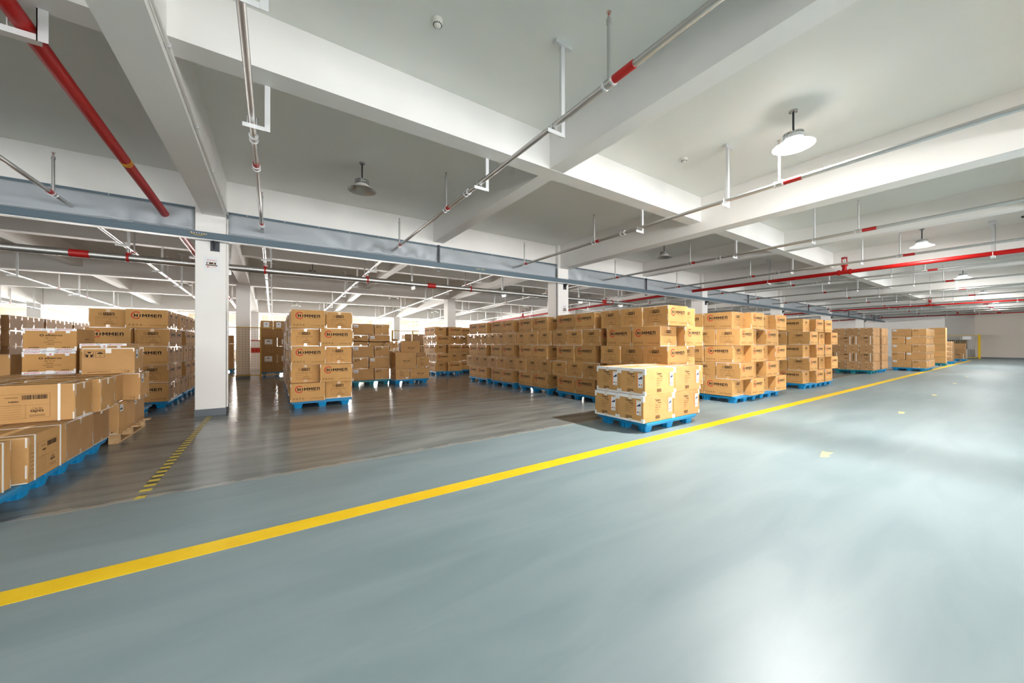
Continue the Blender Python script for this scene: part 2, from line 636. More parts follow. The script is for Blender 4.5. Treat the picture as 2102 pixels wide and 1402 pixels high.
def hands_umbrella(F, a, b, sz, k='ink'):
    F.frame(a, b, a + sz, b + sz, sz * .03, k)
    F.disc(a + sz * .5, b + sz * .80, sz * .11, k, 12, sx=1.9)
    for sg in (-1, 1):
        c = a + sz * .5
        F.poly([(c + sg * sz * .40, b + sz * .62), (c + sg * sz * .33, b + sz * .60), (c + sg * sz * .28, b + sz * .38), (c + sg * sz * .12, b + sz * .52),
                (c + sg * sz * .09, b + sz * .44), (c + sg * sz * .13, b + sz * .22), (c + sg * sz * .14, b + sz * .08), (c + sg * sz * .32, b + sz * .08),
                (c + sg * sz * .40, b + sz * .3)][::(1 if sg < 0 else -1)], k)
    a2 = a + sz * 1.18
    F.frame(a2, b, a2 + sz, b + sz, sz * .03, k)
    F.poly([(a2 + sz * .12, b + sz * .60), (a2 + sz * .88, b + sz * .60), (a2 + sz * .76, b + sz * .76), (a2 + sz * .5, b + sz * .86), (a2 + sz * .24, b + sz * .76)], k)
    F.rect(a2 + sz * .485, b + sz * .1, a2 + sz * .515, b + sz * .6, k)
    F.ring(a2 + sz * .455, b + sz * .12, sz * .03, sz * .055, k, 180, 360, 6)


def small_icons(F, a, b, h, k='ink2'):
    w = h * .95
    for i in range(4):
        x = a + i * w * 1.62
        F.frame(x, b, x + w, b + h, h * .05, k)
        if i in (0, 2):
            F.poly([(x + w * .12, b + h * .55), (x + w * .88, b + h * .55), (x + w * .5, b + h * .9)], 'ink')
            F.rect(x + w * .45, b + h * .12, x + w * .55, b + h * .55, 'ink')
        else:
            F.rect(x + w * .18, b + h * .12, x + w * .38, b + h * .85, k)
            F.rect(x + w * .60, b + h * .12, x + w * .80, b + h * .85, k)


def himmen_logo(F):
    cx, cy = .150, .247
    F.ring(cx, cy, .056, .071, 'redink', 42, 322, 26)
    t, b0, b1 = .0165, .213, .272
    a = .121                                             # H with a small serif
    F.rect(a, b0, a + t, b1, 'ink')
    F.rect(a - .010, b1 - .014, a, b1, 'ink')
    F.rect(a + t, .236, a + .036, .250, 'ink')
    F.rect(a + .036, b0, a + .036 + t, b1, 'ink')
    a = .196                                             # the bent I
    F.poly([(a - .004, b0), (a + .014, b0 + .008), (a + .020, (b0 + b1) / 2), (a + .014, b1 - .008), (a - .004, b1), (a + .003, (b0 + b1) / 2)], 'ink')
    for a in (.232, .312):                               # M M
        w = .068
        F.poly([(a, b0), (a + t, b0), (a + t, b1 - .006), (a + t, b1), (a, b1)], 'ink')
        F.poly([(a + w - t, b0), (a + w, b0), (a + w, b1), (a + w - t, b1)], 'ink')
        F.poly([(a + t, b1), (a + t, b1 - .024), (a + w / 2, b0 + .012), (a + w / 2, b0 + .034)], 'ink')
        F.poly([(a + w - t, b1 - .024), (a + w - t, b1), (a + w / 2, b0 + .034), (a + w / 2, b0 + .012)], 'ink')
    a = .392                                             # E
    F.rect(a, b0, a + t, b1, 'ink')
    for q in (b0, (b0 + b1) / 2 - .006, b1 - .013):
        F.rect(a + t, q, a + .050, q + .013, 'ink')
    a = .455                                             # n
    F.rect(a, b0, a + t, b1, 'ink')
    F.rect(a + t, b1 - .014, a + .052 - t, b1, 'ink')
    F.poly([(a + .052 - t, b0), (a + .052, b0), (a + .052, b1 - .010), (a + .044, b1), (a + .052 - t, b1)], 'ink')
    F.text('안전화 전문기업', .300, .188, .505, .203, 'ink2')
    small_icons(F, .045, .045, .034)
    F.text('한국산업안전공단 인증품', .350, .045, .575, .066, 'ink2', .01)


def himmen_label(F):
    F.ring(.150, .262, .021, .025, 'ink', 0, 360, 18)
    F.ring(.150, .262, .006, .009, 'ink', 20, 160, 8)
    F.ring(.150, .258, .010, .013, 'ink', 200, 340, 8)
    F.rect(.188, .236, .335, .290, 'ink')
    F.text('다이얼', .198, .242, .327, .285, 'kraft', .02, e=.0006)
    x0, x1, y0, y1 = .092, .385, .058, .215
    F.frame(x0, y0, x1, y1, .0018, 'ink2')
    for i in (1, 2, 3):
        F.rect(x0, y0 + (y1 - y0) * i / 4, x1, y0 + (y1 - y0) * i / 4 + .0015, 'ink2')
    F.rect(x0 + .078, y0, x0 + .0795, y1, 'ink2')
    F.text('제품명', x0 + .008, y1 - .027, x0 + .06, y1 - .012, 'ink2')
    F.text('보호화 안전화 다이얼', x0 + .09, y1 - .029, x1 - .02, y1 - .011, 'ink2', .01)
    F.text('사이즈', x0 + .008, y1 - .066, x0 + .05, y1 - .052, 'ink2')
    F.text('275', x0 + .165, y1 - .067, x0 + .20, y1 - .050, 'ink2', .01)
    F.text('색 상', x0 + .008, y1 - .105, x0 + .045, y1 - .092, 'ink2')
    F.rect(x0 + .125, y1 - .103, x1 - .065, y1 - .096, 'ink2')
    F.text('제조국', x0 + .008, y1 - .145, x0 + .06, y1 - .131, 'ink2')
    F.rect(x0 + .10, y1 - .142, x1 - .03, y1 - .134, 'ink2')


def strip(mb, F, a0, b0, a1, b1, k, e=.0012):
    F.mb = mb
    F.rect(a0, b0, a1, b1, k, e)


PROTO = {}


def taping(Lx, W, H, k='cleartape', hseed=0, w=.055, ends=True):
    """packing tape over the flap seam and down both ends, with patches along the end edges, some painted pale as glints"""
    mb = MB()
    r = random.Random(hseed)
    mb.box(-Lx / 2 - .0008, -w / 2, H - .0005, Lx / 2 + .0008, w / 2, H + .0012, k)
    fs = faces(mb, Lx, W, H, .0016)
    for q in ('left', 'right'):
        F = fs[q]
        F.rect(W / 2 - w / 2, H - r.uniform(.05, .075), W / 2 + w / 2, H, k)
        F.rect(W / 2 - w / 2, 0, W / 2 + w / 2, r.uniform(.04, .07), k)
        if ends:
            F.rect(.003, H - .012, W - .003, H - .002, 'glint' if r.random() < .45 else k, .0003)
            F.rect(.003, .002, W - .003, .012, 'glint' if r.random() < .35 else k, .0003)
            for a in (.002, W - .016):
                if r.random() < .8:
                    h0 = r.uniform(.0, H * .25)
                    F.rect(a, h0, a + .012, h0 + r.uniform(.05, .12), 'glint' if r.random() < .6 else k, .0006)
                if r.random() < .8:
                    F.rect(a, H - r.uniform(.06, .13), a + .012, H - .004, 'glint' if r.random() < .5 else k, .0009)
    for q in ('front', 'back'):
        F = fs[q]
        for a in (.002, Lx - .014):
            F.rect(a, H - r.uniform(.03, .09), a + .011, H - .004, 'glint' if r.random() < .5 else k)
            F.rect(a, .003, a + .011, r.uniform(.03, .09), 'glint' if r.random() < .4 else k)
    return mb


def carton(kind, var=0, dims=None):
    key = (kind, var, dims)
    if key in PROTO:
        return PROTO[key]
    mb = MB()
    name = 'cardboard_carton'
    if kind == 'himmen':
        Lx, W, H = .605, .505, .362
        body(mb, Lx, W, H, 'kraft')
        fs = faces(mb, Lx, W, H)
        himmen_logo(fs['front'])
        himmen_logo(fs['back'])
        himmen_label(fs['left'])
        himmen_label(fs['right'])
        o = mb.build('shoe_carton')
        reg(o, taping(Lx, W, H, hseed=10 + var).build('packing_tape'))
    elif kind == 'picto':
        Lx, W, H = dims
        body(mb, Lx, W, H, 'kraft2')
        fs = faces(mb, Lx, W, H)
        for q in ('front', 'back', 'left', 'right'):
            F = fs[q]
            F.rect(.01, .045, F.w - .01, .0465, 'ink2')
            F.rect(F.w - .10, .018, F.w - .085, .032, 'ink')
            F.disc(F.w - .06, .025, .008, 'ink', 8)
            F.text('EN ISO 20345', F.w - .30, .018, F.w - .12, .03, 'ink2')
        for q in ('left', 'right'):
            hands_umbrella(fs[q], .045, H - .125, .075)
        o = mb.build('pictogram_carton')
        reg(o, taping(Lx, W, H, hseed=40 + var).build('packing_tape'))
        for q in ('front', 'back'):
            st = MB()
            F = faces(st, Lx, W, H, .0022)[q]
            F.rect(.035, H - .115, .155, H - .03, 'paper')
            F.text('ART. 61430', .045, H - .058, .13, H - .046, 'ink', 0, .0006)
            F.barcode(.045, H - .098, .135, H - .070, 'ink', 3, .0006)
            reg(o, st.build('sticker'))
    elif kind == 'icon':
        Lx, W, H = dims
        body(mb, Lx, W, H, 'kraft2')
        fs = faces(mb, Lx, W, H)
        for q in ('front', 'back', 'left', 'right'):
            F = fs[q]
            F.rect(.008, .052, F.w - .008, .0535, 'ink2')
            F.rect(.05, .026, F.w - .22, .031, 'ink2')
            F.ring(F.w - .06, .03, .006, .010, 'ink', 0, 360, 10)
            F.ring(F.w - .09, .03, .006, .009, 'ink2', 0, 360, 10)
        hands_umbrella(fs['front'], .028, H - .125, .080)
        hands_umbrella(fs['back'], .028, H - .125, .080)
        o = mb.build('pictogram_carton')
        tp = taping(Lx, W, H, hseed=55 + var)
        fq = faces(tp, Lx, W, H, .002)
        fq['front'].rect(.012, H - .014, Lx - .012, H - .003, 'glint', .0003)
        fq['front'].rect(Lx * .44, H - .07, Lx * .55, H - .004, 'glint', .0006)
        reg(o, tp.build('packing_tape'))
        for q in ('right', 'left'):
            st = MB()
            F = faces(st, Lx, W, H, .0022)[q]
            F.rect(.05, H - .14, .14, H - .025, 'paper')
            F.text('CARTON', .06, H - .05, .12, H - .038, 'ink', 0, .0006)
            F.barcode(.06, H - .125, .125, H - .085, 'ink', 5, .0006)
            reg(o, st.build('sticker'))
    elif kind == 'brynje':
        Lx, W, H = dims
        body(mb, Lx, W, H, 'kraft2')
        fs = faces(mb, Lx, W, H)
        for q in ('front', 'back'):
            F = fs[q]
            c = F.w * .56
            m_ = H * .44
            F.text('BRYNJE', c - .125, m_, c + .095, m_ + .042, 'ink', .02)
            F.ring(c + .125, m_ + .052, .006, .010, 'ink', 0, 360, 10)
            F.rect(c - .08, m_ - .022, c + .06, m_ - .017, 'ink2')
            F.rect(c - .05, m_ - .036, c + .03, m_ - .031, 'ink2')
        for q in ('left', 'right'):
            F = fs[q]
            for i in range(4):
                F.rect(F.w * .3, H - .05 - i * .018, F.w * .62, H - .045 - i * .018, 'ink2')
            for i in range(5):
                F.rect(F.w * .3, .11 + i * .02, F.w * (.55 + .06 * (i % 2)), .115 + i * .02, 'ink2')
            F.rect(F.w * .72, .03, F.w * .86, .07, 'paper', .0008)
        o = mb.build('printed_carton')
        reg(o, taping(Lx, W, H, hseed=70 + var).build('packing_tape'))
    elif kind == 'techpro':
        Lx, W, H = .735, .455, .385
        body(mb, Lx, W, H, 'kraft4')
        fs = faces(mb, Lx, W, H)
        tp = MB()
        sts = []
        f3 = faces(tp, Lx, W, H, .0012)
        for q in ('front', 'back', 'left', 'right'):
            st = MB()
            sts.append(st)
            F, G, T = fs[q], faces(st, Lx, W, H, .002)[q], f3[q]
            a = F.w * (.38 if q in ('front', 'back') else .32)
            F.text('Techpro', a, H - .105, a + .125, H - .058, 'ink', .02)
            F.line(a + .055, H - .112, a + .118, H - .118, .007, 'ink')
            F.poly([(a + .115, H - .128), (a + .140, H - .119), (a + .115, H - .108)], 'ink')
            y = H - .155
            for s_, w_ in (('Code: 112 602', .145), ('Model: Cobalt', .128), ('Size: 42', .085), ('Qty: 10', .075)):
                F.text(s_, a, y, a + w_, y + .018, 'ink2', .0)
                y -= .034
            F.barcode(a, .035, a + .115, .085, 'ink2', 4)
            b0 = F.w * (.80 if q in ('front', 'back') else .71)
            bw = .098
            G.rect(b0, H - .275, b0 + bw, H - .065, 'paper')
            G.rect(b0, H - .275, b0 + .015, H - .065, 'orangeink', .0006)
            sx, sy = b0 + .024, H - .155
            G.poly([(sx, sy), (sx + .064, sy + .012), (sx + .066, sy + .048), (sx + .056, sy + .040), (sx + .048, sy + .050), (sx + .030, sy + .030), (sx, sy + .014)], 'shoe', .0006)
            sx, sy = b0 + .022, H - .245
            G.poly([(sx, sy), (sx + .030, sy + .008), (sx + .030, sy + .024), (sx + .014, sy + .017), (sx, sy + .008)], 'shoe', .0006)
            G.disc(b0 + .076, H - .232, .013, 'orangeink', 10, .0006)
            G.rect(b0 + .062, H - .262, b0 + .088, H - .256, 'ink2', .0006)
            G.rect(b0 + .035, H - .082, b0 + .07, H - .078, 'ink2', .0006)
            if q in ('left', 'right'):
                T.rect(0, H - .040, T.w, H, 'whitetape')
                T.rect(0, 0, T.w, .030, 'whitetape')
                for aa in (0, T.w - .038):
                    T.rect(aa, H - .085, aa + .038, H - .002, 'whitetape', .0003)
                    T.rect(aa, 0, aa + .038, .065, 'whitetape', .0003)
                T.rect(T.w / 2 - .028, H - .062, T.w / 2 + .028, H, 'glint', .0006)
                T.rect(T.w / 2 - .028, 0, T.w / 2 + .028, .045, 'glint', .0006)
            else:
                for aa in (0, T.w - .030):
                    T.rect(aa, H - .080, aa + .030, H, 'whitetape')
                    T.rect(aa, 0, aa + .030, .055, 'whitetape')
        tp.box(-Lx / 2, -.03, H - .0005, Lx / 2, .03, H + .0012, 'whitetape')
        for sg in (-1, 1):
            x = sg * (Lx / 2 - .02)
            tp.box(x - .0195, -W / 2, H - .0004, x + .0195, W / 2, H + .0014, 'whitetape')
        o = mb.build('shoe_carton')
        tg = tp.build('packing_tape')
        tg['label'] = 'white packing tape along edges and corners'
        reg(o, tg)
        for st in sts:
            reg(o, st.build('product_label'))
    elif kind == 'printbox':
        Lx, W, H = dims
        body(mb, Lx, W, H, 'kraft4')
        fs = faces(mb, Lx, W, H)
        for q in ('front', 'back'):
            F = fs[q]
            s = F.w / .64
            x0, x1, y0, y1 = .03, F.w - .165 * s, .045, H - .085
            F.frame(x0, y0, x1, y1, .0016, 'ink2')
            F.barcode(x1 - .175, y1 - .055, x1 - .015, y1 - .012, 'ink', 9)
            F.text('HISD', x1 - .255, y1 - .080, x1 - .195, y1 - .064, 'ink', .03)
            F.rect(x1 - .28, y1 - .035, x1 - .20, y1 - .030, 'ink2')
            F.rect(x0, y0 + .125, x1, y0 + .1265, 'ink2')
            F.rect(x1 - .155, y0, x1 - .1535, y0 + .125, 'ink2')
            F.rect(x0 + .11, y0, x0 + .1115, y1, 'ink2')
            F.text('CALIN', x1 - .115, y0 + .078, x1 - .05, y0 + .100, 'ink2', .0)
            F.text('tapes', x1 - .125, y0 + .046, x1 - .04, y0 + .080, 'ink', .015)
            F.rect(x1 - .13, y0 + .026, x1 - .03, y0 + .030, 'ink2')
            F.rect(x1 - .13, y0 + .014, x1 - .03, y0 + .018, 'ink2')
            for i in range(6):
                F.rect(x0 + .008, y0 + .02 + i * .034, x0 + .085 - .01 * (i % 3), y0 + .024 + i * .034, 'ink2')
                F.rect(x0 + .12, y0 + .02 + i * .022, x1 - .18, y0 + .0215 + i * .022, 'ink2')
        o = mb.build('strapped_carton')
        reg(o, taping(Lx, W, H, hseed=90 + var).build('packing_tape'))
        for x in (-Lx / 2 + .10, Lx / 2 - .105):
            sb_ = MB()
            t = .0035
            w = .009
            for (a, b, c, d) in ((-W / 2 - t, 0, -W / 2, H + t), (W / 2, 0, W / 2 + t, H + t)):
                sb_.box(x - w, a, b, x + w, c, d, 'strap')
            sb_.box(x - w, -W / 2, H + .0014, x + w, W / 2, H + t, 'strap')
            reg(o, sb_.build('strap'))
    elif kind == 'albatros':
        Lx, W, H = dims
        body(mb, Lx, W, H, 'kraft')
        fs = faces(mb, Lx, W, H)
        tp = MB()
        f3 = faces(tp, Lx, W, H, .0012)
        for q in ('front', 'back'):
            F, T = fs[q], f3[q]
            w = F.w
            F.ring(w * .34, H * .70, .008, .014, 'ink', 0, 360, 14, sx=1.3)
            F.text('albatros', w * .40, H * .66, w * .72, H * .75, 'ink', .02, slant=.2)
            F.text('GE 7110', w * .40, H * .55, w * .60, H * .60, 'ink2', .02)
            F.rect(w * .44, H * .46, w * .57, H * .48, 'ink2')
            F.text('Sicherheitsschuhe', w * .38, H * .37, w * .72, H * .42, 'ink2')
            F.rect(w * .44, H * .30, w * .57, H * .32, 'ink2')
            F.text('EA20858', w * .11, H * .13, w * .29, H * .19, 'ink', .01)
            F.text('04/25', w * .72, H * .13, w * .87, H * .19, 'ink', .01)
            T.rect(0, H - .030, w, H, 'whitetape')
            T.rect(0, 0, w, .034, 'whitetape')
            T.rect(w * .44, H - .055, w * .58, H, 'whitetape', .0004)
            T.rect(w * .44, 0, w * .58, .045, 'whitetape', .0004)
            T.text('S', w * .49, H - .05, w * .54, H - .026, 'redink', .03, .0008)
            for a in (.03, .62):
                T.text('JANSEN', w * a, H - .022, w * (a + .28), H - .008, 'redink', .03, .0008, .3)
                T.text('JANSEN', w * a, .007, w * (a + .28), .026, 'redink', .03, .0008, .3)
            for a in (.345, .60 - .02):
                for i in range(6):
                    T.line(w * a + i * .006, H - .024, w * a + .01 + i * .006, H - .006, .002, 'skirt', .0007)
                    T.line(w * a + i * .006, .004, w * a + .01 + i * .006, .022, .002, 'skirt', .0007)
            T.rect(0, H - .065, .02, H, 'whitetape', .0002)
            T.rect(w - .02, 0, w, .06, 'whitetape', .0002)
            F.rect(w * .79, H * .80, w * .87, H * .91, 'paper', .0008)
        F = fs['right']
        F.text('albatros', F.w * .42, H * .5, F.w * .66, H * .56, 'ink', .02)
        tp.box(-Lx / 2, -.03, H - .0005, Lx / 2, .03, H + .0012, 'whitetape')
        o = mb.build('branded_carton')
        tg = tp.build('packing_tape')
        tg['label'] = 'white tape with red lettering and grey stripes'
        reg(o, tg)
    elif kind == 'plain':
        Lx, W, H = dims
        body(mb, Lx, W, H, 'kraft3')
        fs = faces(mb, Lx, W, H)
        for q in ('left', 'right', 'front', 'back'):
            F = fs[q]
            if F.w < .47:
                F.rect(F.w * .42, H * .75, F.w * .56, H * .82, 'ink2')
                F.rect(F.w * .44, H * .30, F.w * .54, H * .36, 'ink2')
        o = mb.build('plain_carton')
        reg(o, taping(Lx, W, H, hseed=120 + var).build('packing_tape'))
    elif kind == 'strapped':
        Lx, W, H = dims
        body(mb, Lx, W, H, 'kraft3')
        fs = faces(mb, Lx, W, H)
        for q in ('front', 'back'):
            F = fs[q]
            F.rect(F.w * .52, H * .76, F.w * .74, H * .86, 'ink')
            F.rect(F.w * .33, H * .72, F.w * .46, H * .76, 'ink2')
            F.text('CALIN', F.w * .56, H * .36, F.w * .74, H * .44, 'ink2')
            F.text('tapes', F.w * .55, H * .26, F.w * .75, H * .37, 'ink2', .02)
        o = mb.build('strapped_carton')
        reg(o, taping(Lx, W, H, hseed=140 + var, ends=False).build('packing_tape'))
        for x in (-Lx / 2 + .085, Lx / 2 - .085):
            sb_ = MB()
            t, w = .0035, .011
            sb_.box(x - w, -W / 2 - t, 0, x + w, -W / 2, H + t, 'strap')
            sb_.box(x - w, W / 2, 0, x + w, W / 2 + t, H + t, 'strap')
            sb_.box(x - w, -W / 2, H + .0014, x + w, W / 2, H + t, 'strap')
            reg(o, sb_.build('strap'))
    elif kind == 'orange':
        Lx, W, H = dims
        body(mb, Lx, W, H, 'kraft4')
        fs = faces(mb, Lx, W, H)
        for q in ('left', 'right', 'front', 'back'):
            F = fs[q]
            F.text('ergimax', F.w * .10, H * .34, F.w * .68, H * .52, 'orangeink', .03)
        o = mb.build('printed_carton')
        sb_ = MB()
        t, w = .003, .02
        y = -W * .2
        sb_.box(-Lx / 2 - t, y - w, 0, -Lx / 2, y + w, H + t, 'strap')
        sb_.box(Lx / 2, y - w, 0, Lx / 2 + t, y + w, H + t, 'strap')
        sb_.box(-Lx / 2, y - w, H + .0002, Lx / 2, y + w, H + t, 'strap')
        reg(o, sb_.build('strap'))
    elif kind == 'dark':
        Lx, W, H = dims
        body(mb, Lx, W, H, 'kraft3')
        fs = faces(mb, Lx, W, H)
        o = mb.build('brown_carton')
        for q in ('left', 'right'):
            fs[q].rect(.05, H * .2, fs[q].w - .08, H * .24, 'ink2')
        reg(o, taping(Lx, W, H, 'cleartape', hseed=160 + var).build('packing_tape'))
        if var == 1:
            for q in ('front', 'right'):
                st = MB()
                F = faces(st, Lx, W, H, .0022)[q]
                F.rect(F.w * .25, H * .22, F.w * .70, H * .84, 'paper')
                F.rect(F.w * .42, H * .55, F.w * .52, H * .66, 'ink', .0006)
                reg(o, st.build('paper_label'))
    tag(o, cat='cardboard box')
    PROTO[key] = o
    return o


# ------------------------------------------------------------------ pallets
def pallet(cx, cy, w, d, k, label, rz=0.0, nx=3, ny=3):
    key = ('pallet', round(w, 3), round(d, 3), k, nx, ny)
    if key not in PROTO:
        r0 = empty('plastic_pallet')
        tag(r0, cat='pallet')
        mb = MB()
        mb.box(-w / 2, -d / 2, .108, w / 2, d / 2, .146, k, bev=.012)
        n = 9
        for i in range(1, n):                            # rib grid under the rim
            x = -w / 2 + w * i / n
            mb.box(x - .004, -d / 2 + .03, .088, x + .004, d / 2 - .03, .11, k)
            y = -d / 2 + d * i / n
            mb.box(-w / 2 + .03, y - .004, .088, w / 2 - .03, y + .004, .11, k)
        mb.box(-w / 2 + .012, -d / 2 + .012, .094, w / 2 - .012, -d / 2 + .022, .11, k)
        mb.box(-w / 2 + .012, d / 2 - .022, .094, w / 2 - .012, d / 2 - .012, .11, k)
        mb.box(-w / 2 + .012, -d / 2 + .022, .094, -w / 2 + .022, d / 2 - .022, .11, k)
        mb.box(w / 2 - .022, -d / 2 + .022, .094, w / 2 - .012, d / 2 - .022, .11, k)
        reg(r0, mb.build('deck'))
        fm = MB()
        n = 32
        vs, fs = [], []
        levels = ((.098, .112), (.088, .09), (.066, .004), (.062, 0.0))
        for rr, z in levels:
            for i in range(n):
                t = 2 * math.pi * i / n
                c, s_ = math.cos(t), math.sin(t)
                q = (abs(c) ** 4 + abs(s_) ** 4) ** (-.25)
                fl = 1.0 - (.07 if (i % 4) in (1, 2) and .0 < z < .11 else 0)
                vs.append((rr * q * c * fl, rr * q * s_ * fl, z))
        for a in range(len(levels) - 1):
            for i in range(n):
                j = (i + 1) % n
                fs.append((a * n + i, (a + 1) * n + i, (a + 1) * n + j, a * n + j))
        fm.mesh(vs, fs, k)
        fm.mesh(vs[-n:], [tuple(reversed(range(n)))], k)
        first = None
        for ix in range(nx):
            for iy in range(ny):
                x = -w / 2 + .12 + (w - .24) * ix / (nx - 1)
                y = -d / 2 + .12 + (d - .24) * iy / (ny - 1)
                if first is None:
                    first = fm.build('foot')
                    f_ = first
                else:
                    f_ = first.copy()
                    COL.objects.link(f_)
                f_.location = (x, y, 0)
                reg(r0, f_)
        PROTO[key] = r0
    return spawn(PROTO[key], (cx, cy, 0), rz, label, 'plastic pallets under the cartons')


LAYER = ['bottom', 'second', 'middle', 'fourth', 'top']
PZ = .1475
ROWH = .3635


def himmen_stack(x0, y0, desc, pright0=True, keep=('L', 'R', 'F'), pal=True, paldesc=None, z0=PZ):
    G = 'cartons with the red ring logo'
    for l in range(5):
        pr = pright0 if l % 2 == 0 else not pright0
        for col in ('P', 'Q'):
            side = ('right' if pr else 'left') if col == 'P' else ('left' if pr else 'right')
            n = 3 if col == 'P' else 2
            for i in range(n):
                rear = (i == n - 1)
                show = ('L' in keep and side == 'left') or ('R' in keep and side == 'right') or ('F' in keep and i == 0)
                if not show:
                    continue
                if col == 'P':
                    cx = (x0 + .515 + .305) if side == 'right' else (x0 + .305)
                    cy = y0 + .255 + .514 * i
                    rz = 0
                else:
                    cx = (x0 + .255) if side == 'left' else (x0 + .615 + .257)
                    cy = y0 + .155 + .305 + .616 * i
                    rz = math.pi / 2
                if random.random() < .5:
                    rz += math.pi
                cx += random.uniform(-.013, .013)
                cy += random.uniform(-.002, .002) - (.012 * random.random() if i == 0 else 0)
                rz += R(random.uniform(-.25, .25))
                pos = ('front', 'centre', 'rear')[i] if n == 3 else ('front', 'rear')[i]
                face = {('P', 'left'): 'left', ('P', 'right'): 'right', ('Q', 'left'): 'left', ('Q', 'right'): 'right'}[(col, side)]
                lab = f'red-ring logo carton, {LAYER[l]} layer, {pos} {face}, {desc}'
                spawn(carton('himmen', random.randrange(4)), (cx, cy, z0 + l * ROWH), rz, lab, G)
    if pal:
        pallet(x0 + .565, y0 + .775, 1.10, 1.36, 'blue', f'blue plastic pallet under {paldesc or desc}')


# ------------------------------------------------------------------ setting
def struct(mb, name, label=None):
    o = mb.build(name)
    tag(o, label, kind='structure')
    return o


mb = MB()
mb.box(XL, YF, -.1, 60, YB, 0, 'floor')
struct(mb, 'floor', 'glossy epoxy floor, blue-green aisle and bare grey-brown bay')

DROPS = [(-50, 0), (8.85, 0), (16.8, .09), (26.4, .44), (34.2, .75)]


def drop(y):
    for (a, p), (b, q) in zip(DROPS, DROPS[1:]):
        if y <= b:
            return p + (q - p) * (y - a) / (b - a)
    return DROPS[-1][1]


mb = MB()
ys = [YF, 8.85, 16.8, 26.4, 34.2]
for a, b in zip(ys, ys[1:]):
    za, zb = 4.33 - drop(a), 4.33 - drop(b)
    mb.hexa([(XL, a, za), (60, a, za), (60, b, zb), (XL, b, zb)], [(XL, a, za + .2), (60, a, za + .2), (60, b, zb + .2), (XL, b, zb + .2)], 'slab')
struct(mb, 'ceiling', 'off-white concrete ceiling slab')

COLX = [-17.95, -9.55, -1.15, 7.32, 15.67, 24.0, 32.35, 40.7]
COLROW = [8.37, 16.75, 26.4]
NAMEC = {0: 'nearest row', 1: 'second row', 2: 'third row'}
ORD = ['first', 'second', 'third', 'fourth', 'fifth', 'sixth', 'seventh', 'eighth', 'ninth', 'tenth', 'eleventh', 'twelfth', 'thirteenth',
       'fourteenth', 'fifteenth', 'sixteenth', 'seventeenth', 'eighteenth', 'nineteenth', 'twentieth']
for j, y in enumerate(COLROW + [-8.6]):
    for i, x in enumerate(COLX):
        mb = MB()
        top = 4.34 - drop(y) if j == 0 or j == 3 else 3.62 - drop(y) + .3
        mb.box(x, y, 0, x + .43, y + .50, top, 'paint', bev=.006)
        o = struct(mb, 'column', f'white square concrete column, {ORD[i]} from the left in the ' + (NAMEC.get(j, 'row behind the camera')))
        sk = MB()
        for (a, b, c, d) in ((x - .006, y - .006, x + .436, y), (x - .006, y + .5, x + .436, y + .506), (x - .006, y, x, y + .5), (x + .43, y, x + .436, y + .5)):
            sk.box(a, b, 0, c, d, .125, 'skirt')
        reg(o, sk.build('skirting'))
        if j == 0 and i in (2, 3):                       # conduit down the side of the near columns
            cd = MB()
            if i == 2:
                cd.cyl((x + .448, y + .06, .13), (x + .448, y + .06, 3.6), .012, 'paint', 8)
            else:
                cd.cyl((x - .018, y + .05, .13), (x - .018, y + .05, 3.6), .012, 'dark', 8)
            reg(o, cd.build('conduit'))

# beams running away from the camera (primary over the columns, secondary between)
for i, x in enumerate(COLX):
    mb = MB()
    for a, b in ((YF, 8.5), (8.5, 8.85), (8.85, 16.8), (16.8, 26.4), (26.4, 34.2)):
        z0, z1 = 3.612 - drop(a), 3.612 - drop(b)
        t0, t1 = 4.335 - drop(a), 4.335 - drop(b)
        mb.hexa([(x + .095, a, z0), (x + .425, a, z0), (x + .425, b, z1), (x + .095, b, z1)],
                [(x + .095, a, t0), (x + .425, a, t0), (x + .425, b, t1), (x + .095, b, t1)], 'paint')
    struct(mb, 'ceiling_beam', f'deep white ceiling beam over the {ORD[i]} line of columns from the left')
for i, x in enumerate([-13.65, -5.25, 3.33, 11.68, 19.95, 28.3, 36.6]):
    mb = MB()
    for a, b in ((YF, 8.5), (8.85, 16.8), (16.8, 26.4), (26.4, 34.2)):
        z0, z1 = 3.825 - drop(a), 3.825 - drop(b)
        t0, t1 = 4.335 - drop(a), 4.335 - drop(b)
        mb.hexa([(x, a, z0), (x + .26, a, z0), (x + .26, b, z1), (x, b, z1)], [(x, a, t0), (x + .26, a, t0), (x + .26, b, t1), (x, b, t1)], 'paint')
    struct(mb, 'ceiling_beam', f'shallow white ceiling beam between columns, {ORD[i]} from the left')
# beams running across
for i, (y0, y1, z) in enumerate([(-8.5, -8.15, 3.612), (-4.4, -4.15, 3.825), (-.25, 0.0, 3.825), (3.985, 4.24, 3.822), (8.5, 8.85, 3.614),
                                 (12.55, 12.8, 3.825 - .04), (16.9, 17.25, 3.60 - .09), (21.6, 21.85, 3.49), (26.5, 26.9, 3.165), (30.3, 30.6, 3.25)]):
    mb = MB()
    mb.box(XL, y0, z, 60, y1, 4.33 - drop((y0 + y1) / 2) + .02, 'paint')
    struct(mb, 'ceiling_beam', f'white beam crossing the ceiling, {ORD[i]} counted from the wall behind the camera')

# thin conduit clipped along the side of the first deep beam
mb = MB()
mb.cyl((-.70, YF + 1, 3.69), (-.70, 8.45, 3.69), .014, 'paint', 8)
for y in (-.5, 1.2, 2.6, 3.9, 5.2, 6.4, 7.4, 8.2):
    mb.cyl((-.70, y - .012, 3.69), (-.70, y + .012, 3.69), .021, 'galvflat', 8)
o = mb.build('conduit')
tag(o, 'thin white conduit clipped along the side of the first deep ceiling beam', 'conduit')


